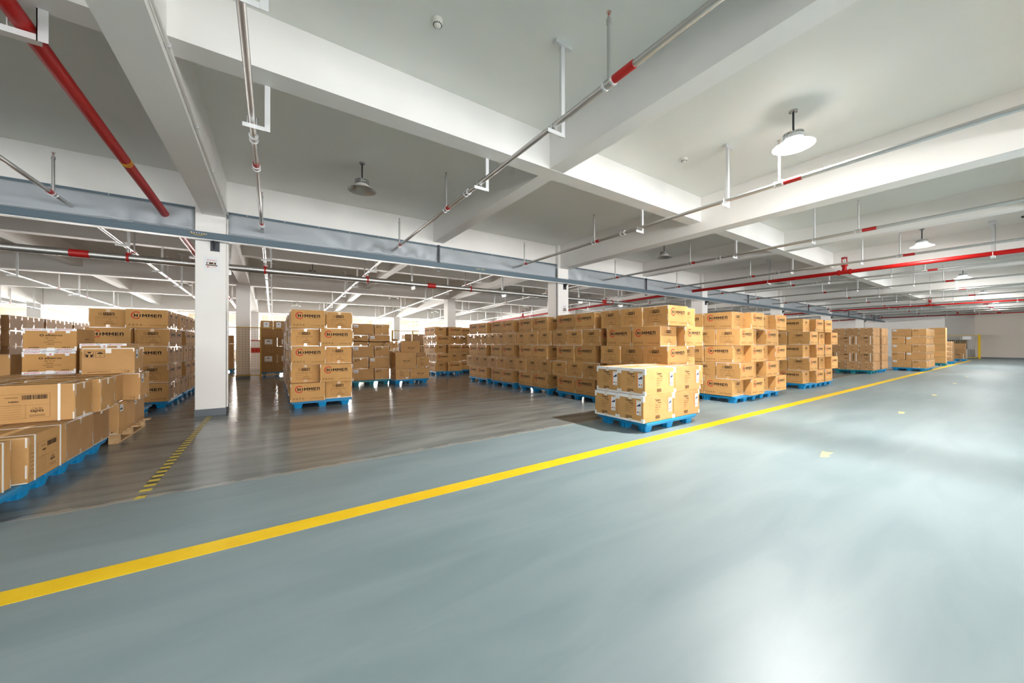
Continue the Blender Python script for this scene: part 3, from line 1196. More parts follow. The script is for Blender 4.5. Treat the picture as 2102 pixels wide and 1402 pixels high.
# walls with window openings
def wall_with_windows(name, y, t, wins, z0, z1, top, label, pk='paint'):
    mb = MB()
    xs = [XL]
    ya, yb = min(y, y + t), max(y, y + t)
    mb.box(XL, ya, 0, 60, yb, z0, pk)
    mb.box(XL, ya, z1, 60, yb, top, pk)
    x = XL
    for a, b in wins:
        mb.box(x, ya, z0, a, yb, z1, pk)
        x = b
    mb.box(x, ya, z0, 60, yb, z1, pk)
    struct(mb, name, label)
    for i, (a, b) in enumerate(wins):
        w = MB()
        yc = (ya + yb) / 2
        f = .05
        w.box(a, yc - .03, z0, b, yc + .03, z0 + f, 'windowframe')
        w.box(a, yc - .03, z1 - f, b, yc + .03, z1, 'windowframe')
        n = max(2, round((b - a) / .9))
        for q in range(n + 1):
            xx = a + (b - a - f) * q / n
            w.box(xx, yc - .028, z0, xx + f, yc + .028, z1, 'windowframe')
        w.box(a, yc - .025, z0 + (z1 - z0) * .68, b, yc + .025, z0 + (z1 - z0) * .68 + .04, 'windowframe')
        nm = f'window_{len(WN) + 1}'
        WN.append(nm)
        o = struct(w, nm, f'grey framed window in the {name.replace("_", " ")}')
        g = MB()
        g.box(a + f, yc - .004, z0 + f, b - f, yc + .004, z1 - f, 'glass')
        reg(o, g.build('pane'))


WN = []
wall_with_windows('wall_back', YB, .3, BACK_WINDOWS, .75, 2.75, 4.0, 'cream back wall with a row of bright windows', 'cream')
wall_with_windows('wall_front', YF, -.3, FRONT_WINDOWS, .7, 3.2, 4.6, 'white wall with long windows behind the camera')
mb = MB()
mb.box(XL - .3, YF - .3, 0, XL, YB + .3, 4.6, 'paint')
struct(mb, 'wall_left', 'white wall at the far left end')
mb = MB()
mb.box(47.0, YF - .3, 0, 47.25, 3.15, 4.6, 'endwall')
mb.box(47.0, 4.70, 0, 47.25, YB + .3, 4.6, 'paint')
mb.box(47.9, 2.9, 0, 48.1, 5.0, 4.6, 'paint')
mb.box(47.25, 2.9, 0, 47.9, 3.1, 4.6, 'endwall')
mb.box(47.25, 4.75, 0, 47.9, 4.95, 4.6, 'endwall')
struct(mb, 'wall_right', 'beige end wall of the hall with a doorway recess')
mb = MB()
mb.box(46.97, YF, 0, 47.0, 3.12, .12, 'skirt')
struct(mb, 'baseboard_right', 'grey baseboard of the end wall')

# floor markings
mb = MB()
mb.box(XL + 2, 2.885, 0, 41.5, 3.045, .0015, 'yellowline')
tag(mb.build('floor_line'), 'long bright yellow line painted along the aisle floor', 'floor marking')
for i, (x, y) in enumerate([(5.33, 1.43), (9.66, 1.49), (13.54, 1.53), (17.9, 1.6), (21.9, 1.66)]):
    mb = MB()
    pts = [(-.17, 0.0), (.05, .045), (.14, .06), (.12, .01), (.17, -.035), (0.0, -.03), (-.05, -.06), (-.12, -.05)]
    mb.face([(a, b, .0012) for a, b in reversed(pts)], 'yellowworn')
    mb.f = [tuple(reversed(f)) for f in mb.f]
    mb.box(-.02, -.02, 0, .06, .02, .0014, 'yellowworn')
    o = mb.build('floor_arrow', loc=(x, y, 0))
    tag(o, f'worn pale yellow floor arrow patch, {ORD[i]} one going down the aisle', 'floor marking', 'worn floor arrows along the aisle')
mb = MB()
y = 4.40
i = 0
rr = random.Random(5)
while y < 8.25:
    w = .07
    if y < 4.55 and i % 2:
        pass
    else:
        mb.face([(-.975, y, .0014), (-.895, y + .0, .0014), (-.895, y + w, .0014), (-.975, y + w, .0014)], 'tapeyellow' if i % 2 == 0 else 'tapeblack')
    y += w
    i += 1
o = mb.build('hazard_tape')
mb = MB()
mb.face([(-.97, 4.215, .0014), (-.90, 4.225, .0014), (-.895, 4.29, .0014), (-.955, 4.30, .0014)], 'tapeyellow')
mb.face([(-.955, 4.30, .0014), (-.895, 4.29, .0014), (-.90, 4.32, .0014), (-.94, 4.33, .0014)], 'tapeblack')
tag(mb.build('hazard_tape'), 'torn end scrap of the striped floor tape at the edge of the painted aisle', 'floor marking')
tag(o, 'worn yellow and black striped floor tape leading to the near white column', 'floor marking')


# ------------------------------------------------------------------ sprinkler pipes
PZL = 3.45


def pz(y):
    return PZL - (0 if y < 8.5 else (y - 8.5) * .0285)


def blocked(y):
    return any(a - .12 < y < b + .12 for a, b in ((-8.5, -8.15), (-4.4, -4.15), (-.25, 0), (3.985, 4.24), (8.5, 8.85), (12.55, 12.8), (16.9, 17.25), (21.6, 21.85), (26.5, 26.9), (30.3, 30.6)))


RIS = {}


def riser_proto(h):
    key = round(h, 2)
    if key not in RIS:
        m1 = MB()
        m1.cyl((0, 0, 0), (0, 0, h - .09), .017, 'galv', 10)
        m1.cyl((0, 0, h - .11), (0, 0, h - .07), .022, 'galv', 10)
        m2 = MB()
        m2.cyl((0, 0, h - .07), (0, 0, h - .045), .012, 'galv', 8)
        m2.cyl((.012, 0, h - .045), (.008, 0, h - .01), .003, 'galv', 6)
        m2.cyl((-.012, 0, h - .045), (-.008, 0, h - .01), .003, 'galv', 6)
        m2.cyl((0, 0, h - .045), (0, 0, h - .015), .004, 'redpipe', 6)
        m2.cyl((0, 0, h - .012), (0, 0, h - .008), .022, 'galv', 10)
        RIS[key] = (m1.data('riser'), m2.data('sprinkler_head'))
    return RIS[key]


def add(parent, name, data, loc):
    o = bpy.data.objects.new(name, data)
    COL.objects.link(o)
    o.location = loc
    reg(parent, o)
    return o


mb = MB()
mb.cyl((0, -.20, 0), (0, 0, 0), .0335, 'darkred', 12)
BAND = mb.data('red_band')
mb = MB()
mb.cyl((0, -.09, 0), (0, 0, 0), .0335, 'darkred', 12)
BAND2 = mb.data('red_band')
mb = MB()
mb.cyl((0, -.05, 0), (0, .05, 0), .036, 'galv', 12)
mb.cyl((0, -.052, 0), (0, -.035, 0), .043, 'galvflat', 12)
mb.cyl((0, .035, 0), (0, .052, 0), .043, 'galvflat', 12)
COUP = mb.data('coupling')
HG = {}


def hanger(h, plate):
    key = (round(h, 2), plate)
    if key not in HG:
        m_ = MB()
        m_.box(.10, -.003, -.075, .145, .003, h, 'galvflat')
        m_.box(.10, .0031, -.075, .103, .03, h, 'galvflat')
        m_.box(-.075, -.0035, -.078, .0995, .0025, -.042, 'galvflat')
        m_.box(-.075, -.003, -.0415, .0995, .03, -.038, 'galvflat')
        m_.cyl((-.035, 0, -.04), (-.035, 0, .03), .004, 'galvflat', 6)
        m_.cyl((.035, 0, -.04), (.035, 0, .03), .004, 'galvflat', 6)
        if plate:
            m_.box(.02, -.02, h - .04, .23, .03, h - .002, 'galvflat')
        HG[key] = m_.data('hanger')
    return HG[key]


PIPES = [(-16.1, 0), (-12.7, 0), (-9.1, 0), (-6.0, 0), (-2.62, 0), (-.17, 0), (2.31, 0), (5.70, 0), (9.4, 0), (12.95, 0), (16.25, 0), (19.7, 1), (23.1, 1), (26.5, 1), (29.9, 1),
         (33.3, 1), (36.7, 1), (40.1, 1), (43.5, 1)]
RISY = [-4.9, -1.4, 2.0, 5.35, 7.9, 11.5, 14.6, 18.5, 20.7, 24.0, 28.0]
HANY = [-6.0, -2.3, 2.70, 4.235, 10.6, 13.3, 15.8, 19.6, 23.0, 25.4, 29.4]
for i, (x, short) in enumerate(PIPES):
    mb = MB()
    y1 = 16.0 if short else 33.8
    mb.cyl((0, YF + .3, PZL), (0, 8.5, PZL), .028, 'galv', 14)
    yy = [8.5, 16.8, 26.4, y1] if not short else [8.5, y1]
    for a, b in zip(yy, yy[1:]):
        mb.cyl((0, a, pz(a)), (0, b, pz(b)), .028, 'galv', 14)
    o = mb.build('sprinkler_pipe', loc=(x, 0, 0))
    where = {4: 'first left of the near white column', 5: 'just right of the near white column', 6: 'passing right over the lone carton stack',
             7: 'passing under the lit lamp'}.get(i, f'{ORD[i]} counted from the left end of the hall')
    tag(o, f'slim silver sprinkler pipe under the ceiling, {where}', 'sprinkler pipe', 'sprinkler pipes running away from the aisle')
    for n_, y in enumerate(RISY):
        if short and y > 15:
            continue
        z = pz(y)
        h = .60 if y < 8.4 else .64
        a_, b_ = riser_proto(h)
        r_ = add(o, 'riser', a_, (0, y, z))
        if x < 20:
            s_ = bpy.data.objects.new('sprinkler_head', b_)
            COL.objects.link(s_)
            reg(r_, s_)
        if not (short and y > 9):
            add(o, 'red_band', BAND if abs(y - 2) < .1 else BAND2, (0, y - .05, z))
        add(o, 'coupling', COUP, (0, y + .0, z))
        if x < 20 and n_ % 2 == 1:
            add(o, 'coupling', COUP, (0, y - .75, pz(y - .75)))
    for y in HANY:
        if short and y > 12:
            continue
        z = pz(y)
        top = 3.822 if abs(y - 4.235) < .01 else 4.33 - drop(y)
        add(o, 'hanger', hanger(top - z, y != 4.235), (0, y, z))


# red fire mains
def red_main(x, z, r, y0, y1, label, valves=(), hangs=(), braces=(), letters=False, slope=0.0):
    mb = MB()
    mb.cyl((0, y0, z + slope * (y0 - 8.5)), (0, min(8.5, y1), z), r, 'redpipe', 20)
    if y1 > 8.5:
        mb.cyl((0, 8.5, z), (0, y1, z - (y1 - 8.5) * .0285), r, 'redpipe', 20)
    o = mb.build('fire_main', loc=(x, 0, 0))
    tag(o, label, 'fire pipe', 'red fire mains under the ceiling')
    for y in valves:
        zz = z - (max(0, y - 8.5)) * .0285
        v = empty('gate_valve')
        v.location = (0, y, zz)
        m_ = MB()
        m_.cyl((0, -.16, 0), (0, -.11, 0), r * 1.45, 'redpipe', 16)
        m_.cyl((0, .11, 0), (0, .16, 0), r * 1.45, 'redpipe', 16)
        m_.cyl((0, -.11, 0), (0, .11, 0), r * 1.12, 'redpipe', 16)
        m_.cyl((0, 0, 0), (0, 0, .24), .062, 'redpipe', 14, r2=.052)
        m_.cyl((0, 0, .19), (0, 0, .225), .085, 'redpipe', 14)
        m_.cyl((0, 0, .24), (0, 0, .30), .05, 'redpipe', 12, r2=.025)
        reg(v, m_.build('valve_body'))
        m_ = MB()
        for s_ in (-1, 1):
            m_.box(-.012, s_ * .058 - .010, .28, .012, s_ * .058 + .010, .43, 'redpipe')
        m_.box(-.012, -.068, .42, .012, .068, .445, 'redpipe')
        m_.box(-.012, -.068, .275, .012, .068, .295, 'redpipe')
        m_.lathe([(.075, .455), (.085, .462), (.075, .469), (.065, .462), (.075, .455)], 'redpipe', 18)
        for t in range(3):
            c, s2 = math.cos(t * 2.094), math.sin(t * 2.094)
            m_.cyl((0, 0, .462), (.075 * c, .075 * s2, .462), .006, 'redpipe', 6)
        reg(v, m_.build('yoke_wheel'))
        m_ = MB()
        m_.cyl((0, 0, .29), (0, 0, .52), .011, 'galv', 8)
        reg(v, m_.build('valve_stem'))
        reg(o, v)
        v.name = 'gate_valve'
    for y in hangs:
        zz = z - (max(0, y - 8.5)) * .0285 + slope * min(0, y - 8.5)
        top = (3.822 if abs(y - 4.235) < .01 else 4.33 - drop(y)) - zz
        m_ = MB()
        m_.box(r + .015, -.035, -r - .05, r + .022, .035, top, 'galvflat')
        m_.box(r + .015, -.035, -r - .05, r + .075, -.029, top, 'galvflat')
        m_.box(-r - .06, -.0355, -r - .05, r + .0149, .0345, -r - .004, 'galvflat')
        if abs(y - 4.235) > .01:
            m_.box(-.06, -.06, top - .05, .25, .06, top - .002, 'galvflat')
        m_.cyl((-r - .02, 0, -r), (-r - .02, 0, r * .6), .006, 'galvflat', 6)
        h_ = m_.build('hanger', loc=(0, y, zz))
        reg(o, h_)
    for y in braces:
        top = 4.33 - z
        m_ = MB()
        m_.hexa([(-.03, -.02, .02), (.03, -.02, .02), (.03, .02, .02), (-.03, .02, .02)],
                [(-.03, .28, top - .1), (.03, .28, top - .1), (.03, .32, top - .1), (-.03, .32, top - .1)], 'dark')
        m_.cyl((0, .3, top - .12), (0, .3, top), .02, 'dark', 8)
        m_.box(-.05, .24, top - .03, .05, .36, top, 'dark')
        m_.cyl((0, -.02, 0), (0, .02, 0), r * 1.15, 'galvflat', 16)
        b_ = m_.build('brace', loc=(0, y, z))
        reg(o, b_)
    if letters:
        m_ = MB()
        for q in range(3):
            yq = 6.42 + q * .035
            m_.cyl((0, yq, z + slope * (yq - 8.5)), (0, yq + .014, z + slope * (yq - 8.486)), r + .0015, 'yellowwire', 20)
        reg(o, m_.build('yellow_marking'))
    return o


red_main(-1.55, 3.53, .056, YF + .3, 33.0, 'thick dark red fire pipe left of the near white column', hangs=(4.235, 11.4, 19.3), letters=True, slope=-.0356)
red_main(15.0, 3.52, .058, YF + .3, 26.0, 'bright red fire pipe with gate valves over the stacks on the right', valves=(3.52, 21.0), hangs=(.72, 5.6, 14.5, 20.0, 24.6), braces=(-.05,))
red_main(32.4, 3.50, .042, YF + .3, 12.0, 'thin looking red fire pipe with a valve farther down the hall', valves=(3.8,), hangs=(.8, 5.5), braces=(.3,))
red_main(45.6, 3.50, .04, YF + .3, 12.0, 'farthest red fire pipe close to the end wall', valves=(3.9,), hangs=(.8, 5.5))

# big silver header pipe crossing behind the first columns
mb = MB()
ZH, YH, RH = 3.165, 11.1, .078
mb.cyl((XL + 1, 0, 0), (14.45, 0, 0), RH, 'galv', 24)
mb.lathe([(RH, 0), (RH, .0)], 'galv', 12)
o = mb.build('header_pipe', loc=(0, YH, ZH))
tag(o, 'large silver header pipe crossing the hall behind the first row of columns', 'pipe')
for x in (-3.32, 4.27, 12.4):
    m_ = MB()
    m_.cyl((-.14, 0, 0), (.14, 0, 0), RH + .0025, 'darkred', 24)
    reg(o, m_.build('red_band', loc=(x, 0, 0)))
for x, _ in PIPES:
    if x < 14:
        m_ = MB()
        m_.cyl((-.02, 0, 0), (.02, 0, 0), RH + .012, 'darkred', 20)
        m_.cyl((0, 0, RH * .6), (0, 0, PZL - .07 - ZH), .03, 'galv', 12)
        m_.cyl((0, 0, RH * .9), (0, 0, RH + .03), .045, 'darkred', 12)
        reg(o, m_.build('saddle_clamp', loc=(x, 0, 0)))
for x in (-15.5, -11, -7.6, -4.4, -.88, 3.68, 7.09, 11.0, 13.6):
    m_ = MB()
    top = 4.33 - drop(YH) - ZH
    m_.box(-.02, RH + .03, -RH - .05, .02, RH + .036, top, 'galvflat')
    m_.box(-.02, -RH - .03, -RH - .09, .02, RH + .036, -RH - .004, 'galvflat')
    m_.box(-.02, RH + .03, -RH - .05, -.014, RH + .07, top, 'galvflat')
    m_.box(-.06, RH - .02, top - .04, .06, RH + .1, top - .002, 'galvflat')
    reg(o, m_.build('hanger', loc=(x, 0, 0)))
m_ = MB()
m_.cyl((0, 0, 0), (0, .25, 0), RH, 'galv', 20)
m_.cyl((-.02, .0, 0), (.06, 0, 0), RH * 1.2, 'galv', 20)
reg(o, m_.build('elbow', loc=(14.40, 0, 0)))

# ------------------------------------------------------------------ fire curtain: fabric, top rail, bottom track
spans = [(XL, -17.97)] + [(a + .44, b - .01) for a, b in zip(COLX, COLX[1:])] + [(COLX[-1] + .44, 47.0)]
for i, (a, b) in enumerate(spans):
    o = empty('fire_curtain', ((a + b) / 2, 8.45, 0))
    side = 'left of' if b < -1 else 'right of'
    tag(o, f'silver fabric fire curtain panel with sagging folds, {ORD[i]} panel from the left end', 'fire curtain', 'fire curtain panels between the first row of columns')
    nx, nz = max(12, int((b - a) / .09)), 8
    vs, fs = [], []
    rr = random.Random(i + 3)
    ph = [rr.uniform(0, 6) for _ in range(6)]
    w = b - a
    sags = [(rr.uniform(a, b), rr.uniform(.25, .6)) for _ in range(max(2, int(w / 2.5)))]
    for p in range(nx + 1):
        x = a + w * p / nx
        for q in range(nz + 1):
            v = q / nz
            z = 3.315 + (3.725 - 3.315) * v
            dy = .010 * math.sin(x * 3.1 + ph[0] + v * 2) * (1 - v * .7) + .003 * math.sin(x * 9 + ph[1] + 5 * v)
            for sx, sw in sags:
                d = (x - sx) / sw
                dy -= .035 * math.exp(-d * d) * math.sin((x - sx) * 16 * (1.3 - v)) * (1 - v)
            vs.append((x - (a + b) / 2, dy - .015, z + .01 * math.sin(x * 2.2 + ph[2]) * (1 - v)))
    for p in range(nx):
        for q in range(nz):
            i0 = p * (nz + 1) + q
            fs.append((i0, i0 + nz + 1, i0 + nz + 2, i0 + 1))
    m_ = MB()
    m_.mesh(vs, fs, 'fabric', True)
    f_ = m_.build('fabric')
    md = f_.modifiers.new('thickness', 'SOLIDIFY')
    md.thickness = .004
    reg(o, f_)
    m_ = MB()
    m_.box(-w / 2, -.03, 3.722, w / 2, .045, 3.742, 'galvflat')
    m_.box(-w / 2, -.035, 3.700, w / 2, -.028, 3.735, 'track')
    for q in range(int(w / .6)):
        xx = -w / 2 + .3 + q * .6
        m_.cyl((xx, -.04, 3.715), (xx, -.03, 3.715), .007, 'whitedot', 6)
    reg(o, m_.build('top_rail'))
    m_ = MB()
    m_.cyl((-w / 2, -.01, 3.318), (w / 2, -.01, 3.318), .02, 'fabric', 10)
    reg(o, m_.build('bottom_roll'))
    m_ = MB()
    xm = 0.03
    if i == 3:
        xm = 3.43 - (a + b) / 2
    m_.box(xm - .022, -.075, 3.16, xm + .022, -.045, 3.74, 'dark')
    m_.box(xm - .06, -.08, 3.09, xm + .03, -.03, 3.12, 'dark')
    reg(o, m_.build('guide_post'))

mb = MB()
mb.box(XL + .2, 8.19, 3.140, 46.8, 8.31, 3.262, 'track', bev=.008)
for z in (3.165, 3.195, 3.225):
    mb.box(XL + .2, 8.184, z, 46.8, 8.19, z + .010, 'track')
mb.box(XL + .2, 8.20, 3.130, 46.8, 8.30, 3.1405, 'galvflat')
o = mb.build('shutter_track')
tag(o, 'long dark grey guide track running in front of the columns under the fire curtain', 'shutter track')
for i, x in enumerate(COLX):
    m_ = MB()
    m_.box(-.06, .145, -.16, .07, .155, .02, 'dark')
    m_.box(-.02, .0, -.012, .0, .15, 0.0, 'dark')
    m_.hexa([(-.015, .02, -.01), (.0, .02, -.01), (.0, .15, -.13), (-.015, .15, -.13)], [(-.015, .02, .0), (.0, .02, .0), (.0, .15, -.01), (-.015, .15, -.01)], 'dark')
    reg(o, m_.build('wall_bracket', loc=(x + .27, 8.215, 3.128)))
m_ = MB()
for q in range(7):
    m_.cyl((-1.17 + q * .033, 8.178, 3.225 - q * .0015), (-1.17 + q * .033, 8.187, 3.225 - q * .0015), .007, 'whitedot', 8)
reg(o, m_.build('terminal_row'))
m_ = MB()
pts = [(-1.19 + .215 * t / 10, 8.175, 3.222 - .038 * math.sin(math.pi * t / 10)) for t in range(11)]
for p, q in zip(pts, pts[1:]):
    m_.cyl(p, q, .004, 'yellowwire', 6)
reg(o, m_.build('yellow_cable'))
m_ = MB()
Fc = Face(m_, (4.38, 8.183, 3.215), (1, 0, 0), (0, -1, 0), .3, .03)
for q in range(9):
    if q != 4:
        Fc.rect(q * .028, 0, q * .028 + .018, .014, 'yellowworn')
reg(o, m_.build('painted_lettering'))

# notices on the columns
for i, (x, z, w, h, lab) in enumerate([(-1.035, 2.60, .225, .265, 'white paper notice with red heading and red left arrow on the near column'),
                                       (7.475, 2.16, .22, .37, 'white paper notice with faint red print on the second column')]):
    mb = MB()
    mb.box(0, -.002, 0, w, 0, h, 'paper')
    Fc = Face(mb, (0, -.002, 0), (1, 0, 0), (0, -1, 0), w, h, .0006)
    Fc.text('安全出口', w * .2, h * .70, w * .8, h * .82, 'redink', .0)
    Fc.rect(w * .18, h * .48, w * .78, h * .62, 'ink2')
    Fc.rect(w * .24, h * .50, w * .34, h * .60, 'paper', .0004)
    Fc.rect(w * .60, h * .51, w * .66, h * .59, 'paper', .0004)
    Fc.rect(w * .14, h * .38, w * .86, h * .45, 'ink2')
    Fc.line(w * .25, h * .29, w * .80, h * .27, h * .02, 'orangeink')
    Fc.poly([(w * .18, h * .29), (w * .34, h * .22), (w * .28, h * .29), (w * .34, h * .36)], 'redink')
    o = mb.build('paper_notice', loc=(x, 8.369, z))
    tag(o, lab, 'notice', 'paper notices taped on columns')


# ------------------------------------------------------------------ lamps
def lamp_proto(lit, ext=0):
    key = ('lamp', lit, ext)
    if key in PROTO:
        return PROTO[key]
    r0 = empty('high_bay_lamp')
    tag(r0, cat='lamp')
    m_ = MB()
    m_.cyl((0, 0, -.018), (0, 0, 0), .048, 'galv', 16)
    for t in range(4):
        c, s_ = math.cos(t * 1.571 + .5), math.sin(t * 1.571 + .5)
        m_.cyl((.033 * c, .033 * s_, -.03), (.033 * c, .033 * s_, -.016), .006, 'dark', 6)
    reg(r0, m_.build('canopy'))
    m_ = MB()
    m_.cyl((0, 0, -.28), (0, 0, -.016), .012, 'dark', 10)
    reg(r0, m_.build('rod'))
    m_ = MB()
    m_.cyl((0, 0, -.30), (0, 0, -.275), .03, 'lampalu', 12)
    m_.cyl((0, 0, -.375), (0, 0, -.30), .075, 'lampalu', 16)
    for t in range(28):
        a = 2 * math.pi * t / 28
        c, s_ = math.cos(a), math.sin(a)
        w = .0035
        x0, x1 = .055, .112
        m_.hexa([(x0 * c - w * s_, x0 * s_ + w * c, -.375), (x0 * c + w * s_, x0 * s_ - w * c, -.375), (x1 * c + w * s_, x1 * s_ - w * c, -.375), (x1 * c - w * s_, x1 * s_ + w * c, -.375)],
                [(x0 * c - w * s_, x0 * s_ + w * c, -.292), (x0 * c + w * s_, x0 * s_ - w * c, -.292), (x1 * c + w * s_, x1 * s_ - w * c, -.298), (x1 * c - w * s_, x1 * s_ + w * c, -.298)], 'lampalu')
    m_.lathe([(.112, -.345), (.115, -.345), (.115, -.337), (.112, -.337), (.112, -.345)], 'lampalu', 28)
    reg(r0, m_.build('heat_sink'))
    m_ = MB()
    prof_o = [(.105, -.375), (.115, -.392), (.135, -.415), (.165, -.435), (.195, -.452), (.222, -.462), (.226, -.468)]
    prof_i = [(.222, -.468), (.192, -.456), (.160, -.439), (.130, -.419), (.108, -.396), (.095, -.380)]
    if lit:                                              # clear prismatic shade that lets part of the light out
        m_.lathe(prof_o, 'shadelit', 32)
    else:
        m_.lathe(prof_o, 'shade', 32)
        m_.lathe(prof_i, 'shadein', 32)
        m_.lathe([prof_o[-1], prof_i[0]], 'shadein', 32)
    reg(r0, m_.build('lamp_shade'))
    m_ = MB()
    n = 24
    m_.cyl((0, 0, -.392), (0, 0, -.380), .103, 'lit' if lit else 'unlit', n)
    reg(r0, m_.build('diffuser'))
    if ext:
        for c_ in CH[r0.name]:
            if not c_.name.startswith(('canopy', 'rod')):
                c_.location.z = -ext
        m_ = MB()
        m_.cyl((0, 0, -.28 - ext), (0, 0, -.28), .012, 'dark', 10)
        reg(r0, m_.build('rod'))
    PROTO[key] = r0
    return r0



def lamp(x, y, lit, label, zc=None, power=1.0, ext=0):
    zc = 4.33 - drop(y) if zc is None else zc
    o = spawn(lamp_proto(lit, ext), (x, y, zc), 0, label, 'high bay lamps under the ceiling')
    if lit:
        l = bpy.data.lights.new('lamp_bulb', 'POINT')
        l.energy = LAMP_W * power
        l.color = (1.0, 0.97, 0.92)
        l.shadow_soft_size = .08
        lo = bpy.data.objects.new('lamp_bulb', l)
        lo.location = (x, y, zc - .445)
        COL.objects.link(lo)
        l.energy = LAMP_W * power * .24
        l2 = bpy.data.lights.new('lamp_beam', 'SPOT')    # what the reflector throws downwards
        l2.energy = LAMP_W * power * 1.45
        l2.spot_size = R(150)
        l2.spot_blend = .7
        l2.color = (1.0, 0.98, 0.95)
        l2.shadow_soft_size = .1
        lo2 = bpy.data.objects.new('lamp_beam', l2)
        lo2.location = (x, y, zc - .475)
        COL.objects.link(lo2)
    return o


LITX = [-11.1, -2.75, 5.65, 14.4, 22.9, 31.4, 40.0]
for i, x in enumerate(LITX):
    near = {1: 'lit round high bay lamp over the aisle left of the camera', 2: 'brightly lit round high bay lamp with white glow, the largest one seen'}
    on = True
    lamp(x, 1.82, on, near.get(i, f'lit round high bay lamp over the aisle, {ORD[i]} from the left end'), power={0: .4, 1: .2, 2: 1.35, 3: .35, 4: .35, 6: .3}.get(i, .8))
for i, x in enumerate([-6.9, 1.24, 9.78, 18.3, 26.6]):
    lamp(x, 6.37, False, {1: 'switched off grey bell shaped lamp over the lone carton stack', 2: 'switched off bell shaped lamp above the long carton wall'}.get(i, f'switched off bell shaped lamp beside the fire curtain, {ORD[i]} from the left'))
for j, y in enumerate((-2.3,)):  # unseen lamp row, added for fill light and floor bounce
    for i, x in enumerate([-7.0, 9.8, 18.2, 26.6]):
        lamp(x, y, True, f'added unseen fill lamp behind the camera, {["near", "middle", "far"][j]} row, {ORD[i]} from the left end', power=.45)
for i, (x, y) in enumerate([(-7.2, 14.9), (1.2, 14.9), (9.6, 14.9), (-2.8, 18.0), (4.95, 17.9), (13.2, 18.2), (-6.9, 22.8), (1.05, 22.8), (8.9, 22.5), (-11.0, 18.2)]):
    far = ['hanging just behind the silver header pipe', 'farther back over the rear storage', 'far back near the windows'][0 if y < 16 else 1 if y < 20 else 2]
    lamp(x, y, False, f'unlit high bay lamp {far}, {["left", "centre", "right", "left", "centre", "right", "left", "centre", "right", "outer left"][i]} one', zc=4.33 - drop(y), ext=.22 if y > 16 else 0)

# smoke detectors
for i, (x, y) in enumerate([(1.28, 3.16), (5.61, 3.29)]):
    r0 = empty('smoke_detector', (x, y, 4.33))
    tag(r0, ['ivory smoke detector on the ceiling above the nearest bay', 'small ivory smoke detector on the ceiling left of the lit lamp'][i], 'smoke detector', 'smoke detectors on the ceiling')
    m_ = MB()
    m_.lathe([(.0, 0), (.052, 0), (.052, -.012), (.046, -.02)], 'plastic', 24)
    reg(r0, m_.build('base'))
    m_ = MB()
    m_.lathe([(.045, -.02), (.043, -.035), (.03, -.055), (.02, -.066), (0, -.068)], 'plastic', 24)
    for t in range(12):
        a = 2 * math.pi * t / 12
        c, s_ = math.cos(a), math.sin(a)
        m_.box(.036 * c - .005, .036 * s_ - .005, -.05, .036 * c + .005, .036 * s_ + .005, -.04, 'dark')
    reg(r0, m_.build('sensor_dome'))

# fluorescent tube in the far left rear
r0 = empty('tube_light', (-9.2, 24.2, 0))
tag(r0, 'small lit fluorescent tube above the dark cartons at far left', 'lamp')
m_ = MB()
m_.box(-1.1, -.05, 2.30, 1.2, .05, 2.36, 'dark')
reg(r0, m_.build('housing'))
m_ = MB()
m_.cyl((.1, 0, 2.25), (1.15, 0, 2.25), .035, 'tube', 12)
reg(r0, m_.build('tube'))
m_ = MB()
m_.cyl((-.9, 0, 2.36), (-.9, 0, 3.965), .006, 'dark', 6)
m_.cyl((.9, 0, 2.36), (.9, 0, 3.965), .006, 'dark', 6)
reg(r0, m_.build('suspension_rod'))

# ------------------------------------------------------------------ HIMMEN stacks
himmen_stack(.285, 8.15, 'lone front stack', False, keep=('L', 'F'))
himmen_stack(.285, 9.74, 'stack just behind the lone stack', True, keep=('L',))
himmen_stack(.285, 11.33, 'third stack behind the lone one', False, keep=('L',))
himmen_stack(.285, 12.92, 'rearmost stack behind the lone one', True, keep=('L',))
WALL = ['carton wall, near end stack', 'carton wall, second stack', 'carton wall, third stack', 'carton wall, fourth stack', 'carton wall, fifth stack']
for i, y in enumerate((3.66, 5.23, 6.82, 8.37, 9.90)):
    himmen_stack(5.73, y, WALL[i], i > 0, keep=('L', 'F') if i == 0 else ('L',))
himmen_stack(5.45, 13.6, 'dim stack beyond the carton wall', True, keep=('L', 'F'))
himmen_stack(6.75, 14.1, 'dim stack right of the dim one', False, keep=('F',))
himmen_stack(8.12, 3.55, 'first loose aisle stack', True, keep=('L', 'F'))
himmen_stack(9.37, 3.55, 'second loose aisle stack', True, keep=('F',))
himmen_stack(12.25, 3.60, 'third loose aisle stack', True, keep=('L', 'F'))
himmen_stack(13.49, 3.60, 'fourth loose aisle stack', False, keep=('F', 'R'))
LEFTD = ['stack behind near column', 'second stack behind near column', 'third stack behind near column', 'fourth stack behind near column']
for i, y in enumerate((9.76, 11.35, 12.94, 14.53)):
    himmen_stack(-2.87, y, LEFTD[i], True, keep=('R', 'F') if i == 0 else ('R',))


# ------------------------------------------------------------------ generic stacks
def put(kind, x0, y0, z, dx, dy, h, label, group, var=0, rot=None, jit=True):
    """a carton filling x0..x0+dx, y0..y0+dy; the long side is the front unless rot"""
    r = rot if rot is not None else (dy > dx)
    dims = (round((dy if r else dx) - .006, 3), round((dx if r else dy) - .006, 3), round(h - .003, 3))
    c = carton(kind, var, dims)
    rz = (math.pi / 2 if r else 0)
    if jit:
        rz += R(random.uniform(-.3, .3))
    return spawn(c, (x0 + dx / 2, y0 + dy / 2, z), rz, label, group)


